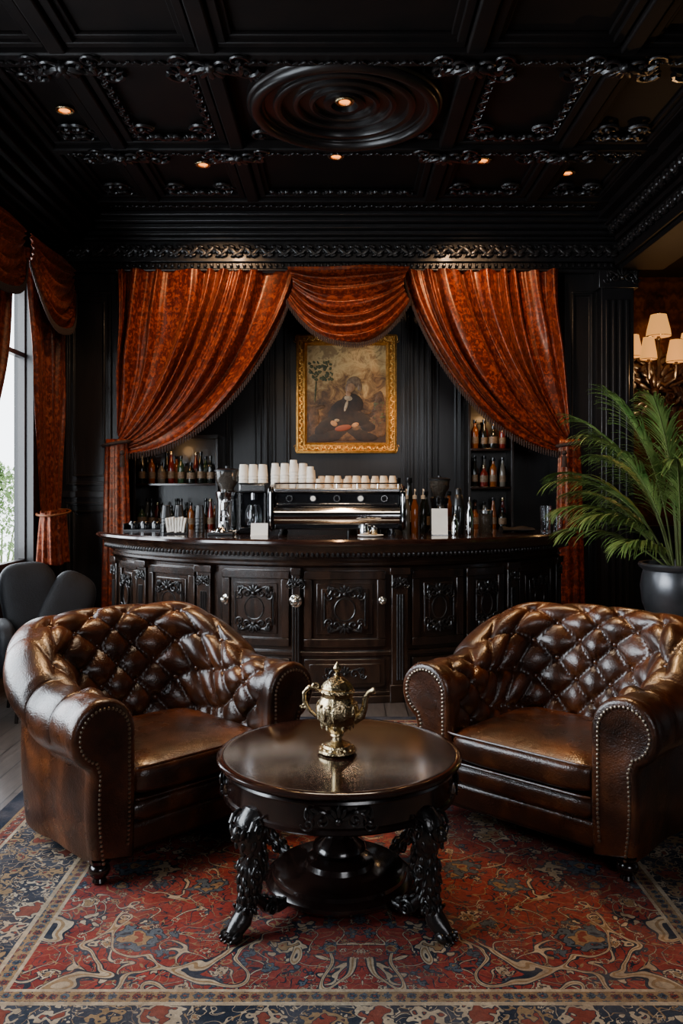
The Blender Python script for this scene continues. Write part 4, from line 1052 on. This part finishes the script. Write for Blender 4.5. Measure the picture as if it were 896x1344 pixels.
# ------------------------------------------------------------------ potted palm
PX, PYY = 2.22, 5.45
PL = thing('plant_pedestal', 'dark wooden pedestal under the palm pot behind the right armchair', 'pedestal', (PX, PYY, 0))
m = MB(); m.lathe([(.001,0),(.22,0),(.23,.02),(.20,.05),(.14,.08),(.12,.14),(.14,.3),(.13,.38),(.18,.43),(.21,.45),(.21,.48),(.001,.48)], seg=40); m.build('turned_column', WOOD, PL)
PT2 = thing('plant_pot', 'round dark grey metallic pot holding the palm at the right', 'plant pot', (PX, PYY, .48))
m = MB(); m.lathe([(.001,0),(.13,0),(.15,.01),(.20,.08),(.245,.20),(.255,.31),(.245,.38),(.235,.41),(.262,.43),(.268,.445),(.262,.458),(.24,.458),(.232,.43),(.225,.37),(.001,.37)], seg=56); m.build('pot_body', POT, PT2)
m = MB(); m.lathe([(.001,.372),(.226,.372),(.2,.395),(.001,.405)], seg=30); m.build('soil', SOIL, PT2)
PA = thing('palm_plant', 'green areca palm with long arching fronds growing in the grey pot', 'palm', (PX, PYY, .87))
rnd = random.Random(11)
def frond(az, lean, Ln, bend):
    m = MB(); d = V((cos(az), sin(az), 0)); side = V((-sin(az), cos(az), 0)); pts = []; p = V((d.x*.05, d.y*.05, 0)); ang = radians(90-lean); N = 32; Ln *= .93
    for i in range(N+1):
        pts.append(p.copy()); t = i/N; a = ang-radians(bend)*t**1.7; p = p+(d*cos(a)+V((0,0,sin(a))))*(Ln/N)
    m.tube(pts, [.006*(1-.8*i/N)+.001 for i in range(N+1)], 6); st = m.build('frond_stem', STEM, PA)
    m = MB(); n0 = int(N*.36)
    for i in range(int(n0*1.8), int(N*1.8)):
        f = i/1.8; i0 = int(f); q = pts[i0].lerp(pts[min(i0+1, N)], f-i0); tg = (pts[min(i0+1, N)]-pts[max(i0-1, 0)]).normalized()
        t = (f/N-.36)/.64; LL = .31*(sin(pi*(.22+.68*t))**.6)*rnd.uniform(.8,1.1)
        for s in (-1, 1):
            dr = (side*s*(.52-.22*t+rnd.uniform(-.08,.08))+tg*(.85+.4*t)+V((0,0,.18))).normalized(); wv = dr.cross(V((0,0,1))).normalized() 
            row = []
            K = 7; pp = q.copy(); dd = dr.copy(); dro = rnd.uniform(.12,.26)
            for k in range(K+1):
                w = .0064*sin(pi*(.12+.85*k/K)); row.append((pp-wv*w+V((0,0,.002)), pp.copy(), pp+wv*w+V((0,0,.002)))); dd = (dd+V((0,0,-dro*(.5+k/K)))).normalized(); pp = pp+dd*LL/K
            m.loft([list(r) for r in row], False, False)
    m.build('frond_leaflets', LEAF, st)
specs = [(172,24,1.12,78),(186,36,1.0,72),(200,16,1.28,64),(150,24,1.18,74),(212,40,.95,66),(240,20,1.18,72),(260,12,1.3,56),(180,50,.82,50),(300,20,1.25,70),(330,26,1.2,74),(0,20,1.35,70),(35,26,1.2,74),(70,16,1.3,60),(110,20,1.25,66),(135,34,1.05,62),(195,8,1.4,42),(222,54,.75,46),(20,10,1.42,48),(160,12,1.35,54),(340,8,1.5,38),(90,6,1.45,42),(230,8,1.35,46)]
for az, le, Ln, be in specs: frond(radians(az+rnd.uniform(-6,6)), le, Ln, be)
RB_ = thing('ribbed_planter', 'dark ribbed cylindrical planter at the right edge beside the round pot', 'planter', (2.42, 4.90, 0))
m = MB(); m.lathe([(.001,0),(.15,0),(.155,.02),(.155,.90),(.165,.915),(.165,.935),(.145,.935),(.145,.88),(.001,.88)], seg=96, flute=.025, fn=32); m.build('ribbed_body', POT, RB_)
# ------------------------------------------------------------------ black lounge chair by the window
BCH = thing('lounge_chair', 'soft matte black lounge chair by the window behind the left armchair', 'chair', (-1.88, 5.35, 0), radians(28))
Rx = lambda a, ax='X': Matrix.Rotation(radians(a), 3, ax)
pad(-.24,.24,-.26,.22,.24,.44,.03,30,4,.004,3.4,2.6).build('seat', BLKFAB, BCH, angle=180)
pad(-.26,.12,.13,.31,.40,.94,.0,40,3.4,.0,3.4,3.0,M=Rx(-14)@Rx(-10,'Y'),lump=.035).build('back_cushion', BLKFAB, BCH, angle=180)
pad(-.02,.30,.08,.24,.38,.87,.0,40,3.2,.0,3.2,2.8,M=Rx(-18)@Rx(26,'Y'),lump=.035).build('back_cushion', BLKFAB, BCH, angle=180)
for s in (-1, 1):
    pad(s*.27-.065,s*.27+.065,-.25,.25,.26,.60,.0,30,3.4,.0,3.4,3.0).build('arm', BLKFAB, BCH, angle=180)
for x, y in ((-.20,-.20),(.20,-.20),(-.20,.18),(.20,.18)):
    m = MB(); m.tube([(x*.95,y*.95,.28),(x*1.1,y*1.1,0)], [.020,.011], 10); m.build('leg', WOOD, BCH)
# ------------------------------------------------------------------ outdoors through the window
b = MB(); b.box(-12, XL-.16, -4, 16, -.12, -.02); o = b.build('ground', mat('pavement', (.35,.35,.34), .9, col2=(.42,.42,.41), vs=3)); o['kind'] = 'structure'
BU = thing('garden_shrub', 'pale green shrub outside the bright window', 'shrub', (-3.85, 9.4, -.02))
m = MB(); rnd = random.Random(3)
for k in range(3200):
    a = rnd.random()*2*pi; b_ = rnd.uniform(-.5,1.57); r = .75*(rnd.random()**.3); c = V((r*cos(a)*cos(b_), r*sin(a)*cos(b_), .85+.85*sin(b_)*r/.75)); 
    d = V((rnd.uniform(-1,1), rnd.uniform(-1,1), rnd.uniform(-1,1))).normalized(); e = d.cross(V((0,0,1))).normalized()
    m.add([c, c+d*.03+e*.018, c+d*.07, c+d*.03-e*.018], [(0,1,2,3)])
m.build('foliage', BUSH, BU)
m = MB()
for k in range(5): m.tube([(0,0,0),(.1*cos(k*1.3),.1*sin(k*1.3),.5),(.25*cos(k*1.3),.25*sin(k*1.3),1.0)], [.02,.015,.006], 6)
m.build('stem', STEM, BU)
# ------------------------------------------------------------------ lights
def area(loc, rot, sx, sy, e, col):
    L = bpy.data.lights.new('area', 'AREA'); L.shape = 'RECTANGLE'; L.size = sx; L.size_y = sy; L.energy = e; L.color = col
    o = bpy.data.objects.new('area_light', L); COL.objects.link(o); o.location = loc; o.rotation_euler = rot; return o
def aim(o, tgt): o.rotation_euler = (V(tgt)-V(o.location)).to_track_quat('-Z', 'Y').to_euler()
area((XL-.25, 3.15, 2.0), (0, radians(-90), 0), 2.3, 2.9, 200, (.80,.90,1))
area((XL-.25, 6.0, 2.0), (0, radians(-90), 0), 2.2, 1.3, 60, (.80,.90,1))
a = area((1.3, -1.2, 2.4), (0,0,0), 1.5, 1.1, 36, (.95,.95,1)); aim(a, (0, 3.0, .3))  # unseen soft fill near the camera, added to lift the fronts
a = area((0, 4.3, 3.78), (0,0,0), 1.4, .35, 36, (1,.78,.55));  # added warm fill under the ceiling, no fixture modelled
def spot(loc, tgt, e, size, col=(1,.62,.33), soft=.12):
    L = bpy.data.lights.new('spot', 'SPOT'); L.energy = e; L.spot_size = radians(size); L.spot_blend = .8; L.color = col; L.shadow_soft_size = soft
    o = bpy.data.objects.new('spot_light', L); COL.objects.link(o); o.location = loc; aim(o, tgt); return o
spot((-1.05, 6.45, 3.78), (-1.15, 7.5, 2.55), 120, 88, (1,.60,.32), .05)
spot((1.06, 6.45, 3.78), (1.25, 7.5, 2.55), 120, 88, (1,.60,.32), .05)
spot((.02, 5.55, 3.8), (.06, 8.0, 2.35), 230, 32)  # added spot to brighten the painting, no fitting of its own
spot((0, 4.9, 3.75), (0, 5.9, .8), 100, 64, (1,.66,.38))
spot((-1.6, 6.1, 3.75), (-2.4, 7.0, 2.3), 50, 46)  # added spot to warm the window curtain, no fitting there
spot((-.9, 4.3, 3.7), (-.78, 3.46, .4), 260, 36, (1,.55,.22), .06)  # this and the next: added spots warming the armchair seats, no fixtures
spot((1.1, 4.3, 3.7), (.92, 3.46, .4), 260, 36, (1,.55,.22), .06)
def point(loc, e, col=(1,.55,.22), r=.05, spec=0.0):
    L = bpy.data.lights.new('pt', 'POINT'); L.energy = e; L.color = col; L.shadow_soft_size = r; L.specular_factor = spec
    o = bpy.data.objects.new('point_light', L); COL.objects.link(o); o.location = loc
point((3.0, 7.45, 2.5), 12); point((1.4, 7.7, 2.1), 3, spec=1); point((-1.55, 7.7, 1.8), 1.4, spec=1)  # sconce light, then two added accents for the bottle shelves
W = bpy.data.worlds.new('World'); bpy.context.scene.world = W; W.use_nodes = True
W.node_tree.nodes['Background'].inputs[0].default_value = (.88,.94,1,1); W.node_tree.nodes['Background'].inputs[1].default_value = 6.5
# ------------------------------------------------------------------ camera
c = bpy.data.cameras.new('Camera'); co = bpy.data.objects.new('Camera', c); COL.objects.link(co)
co.location = (0, 0, CZ); co.rotation_euler = (radians(90), 0, 0)
c.sensor_fit = 'AUTO'; c.sensor_width = 36; c.lens = 36*F/1344; c.shift_y = -(672-HZ)/1344; c.clip_start = .05
bpy.context.scene.camera = co
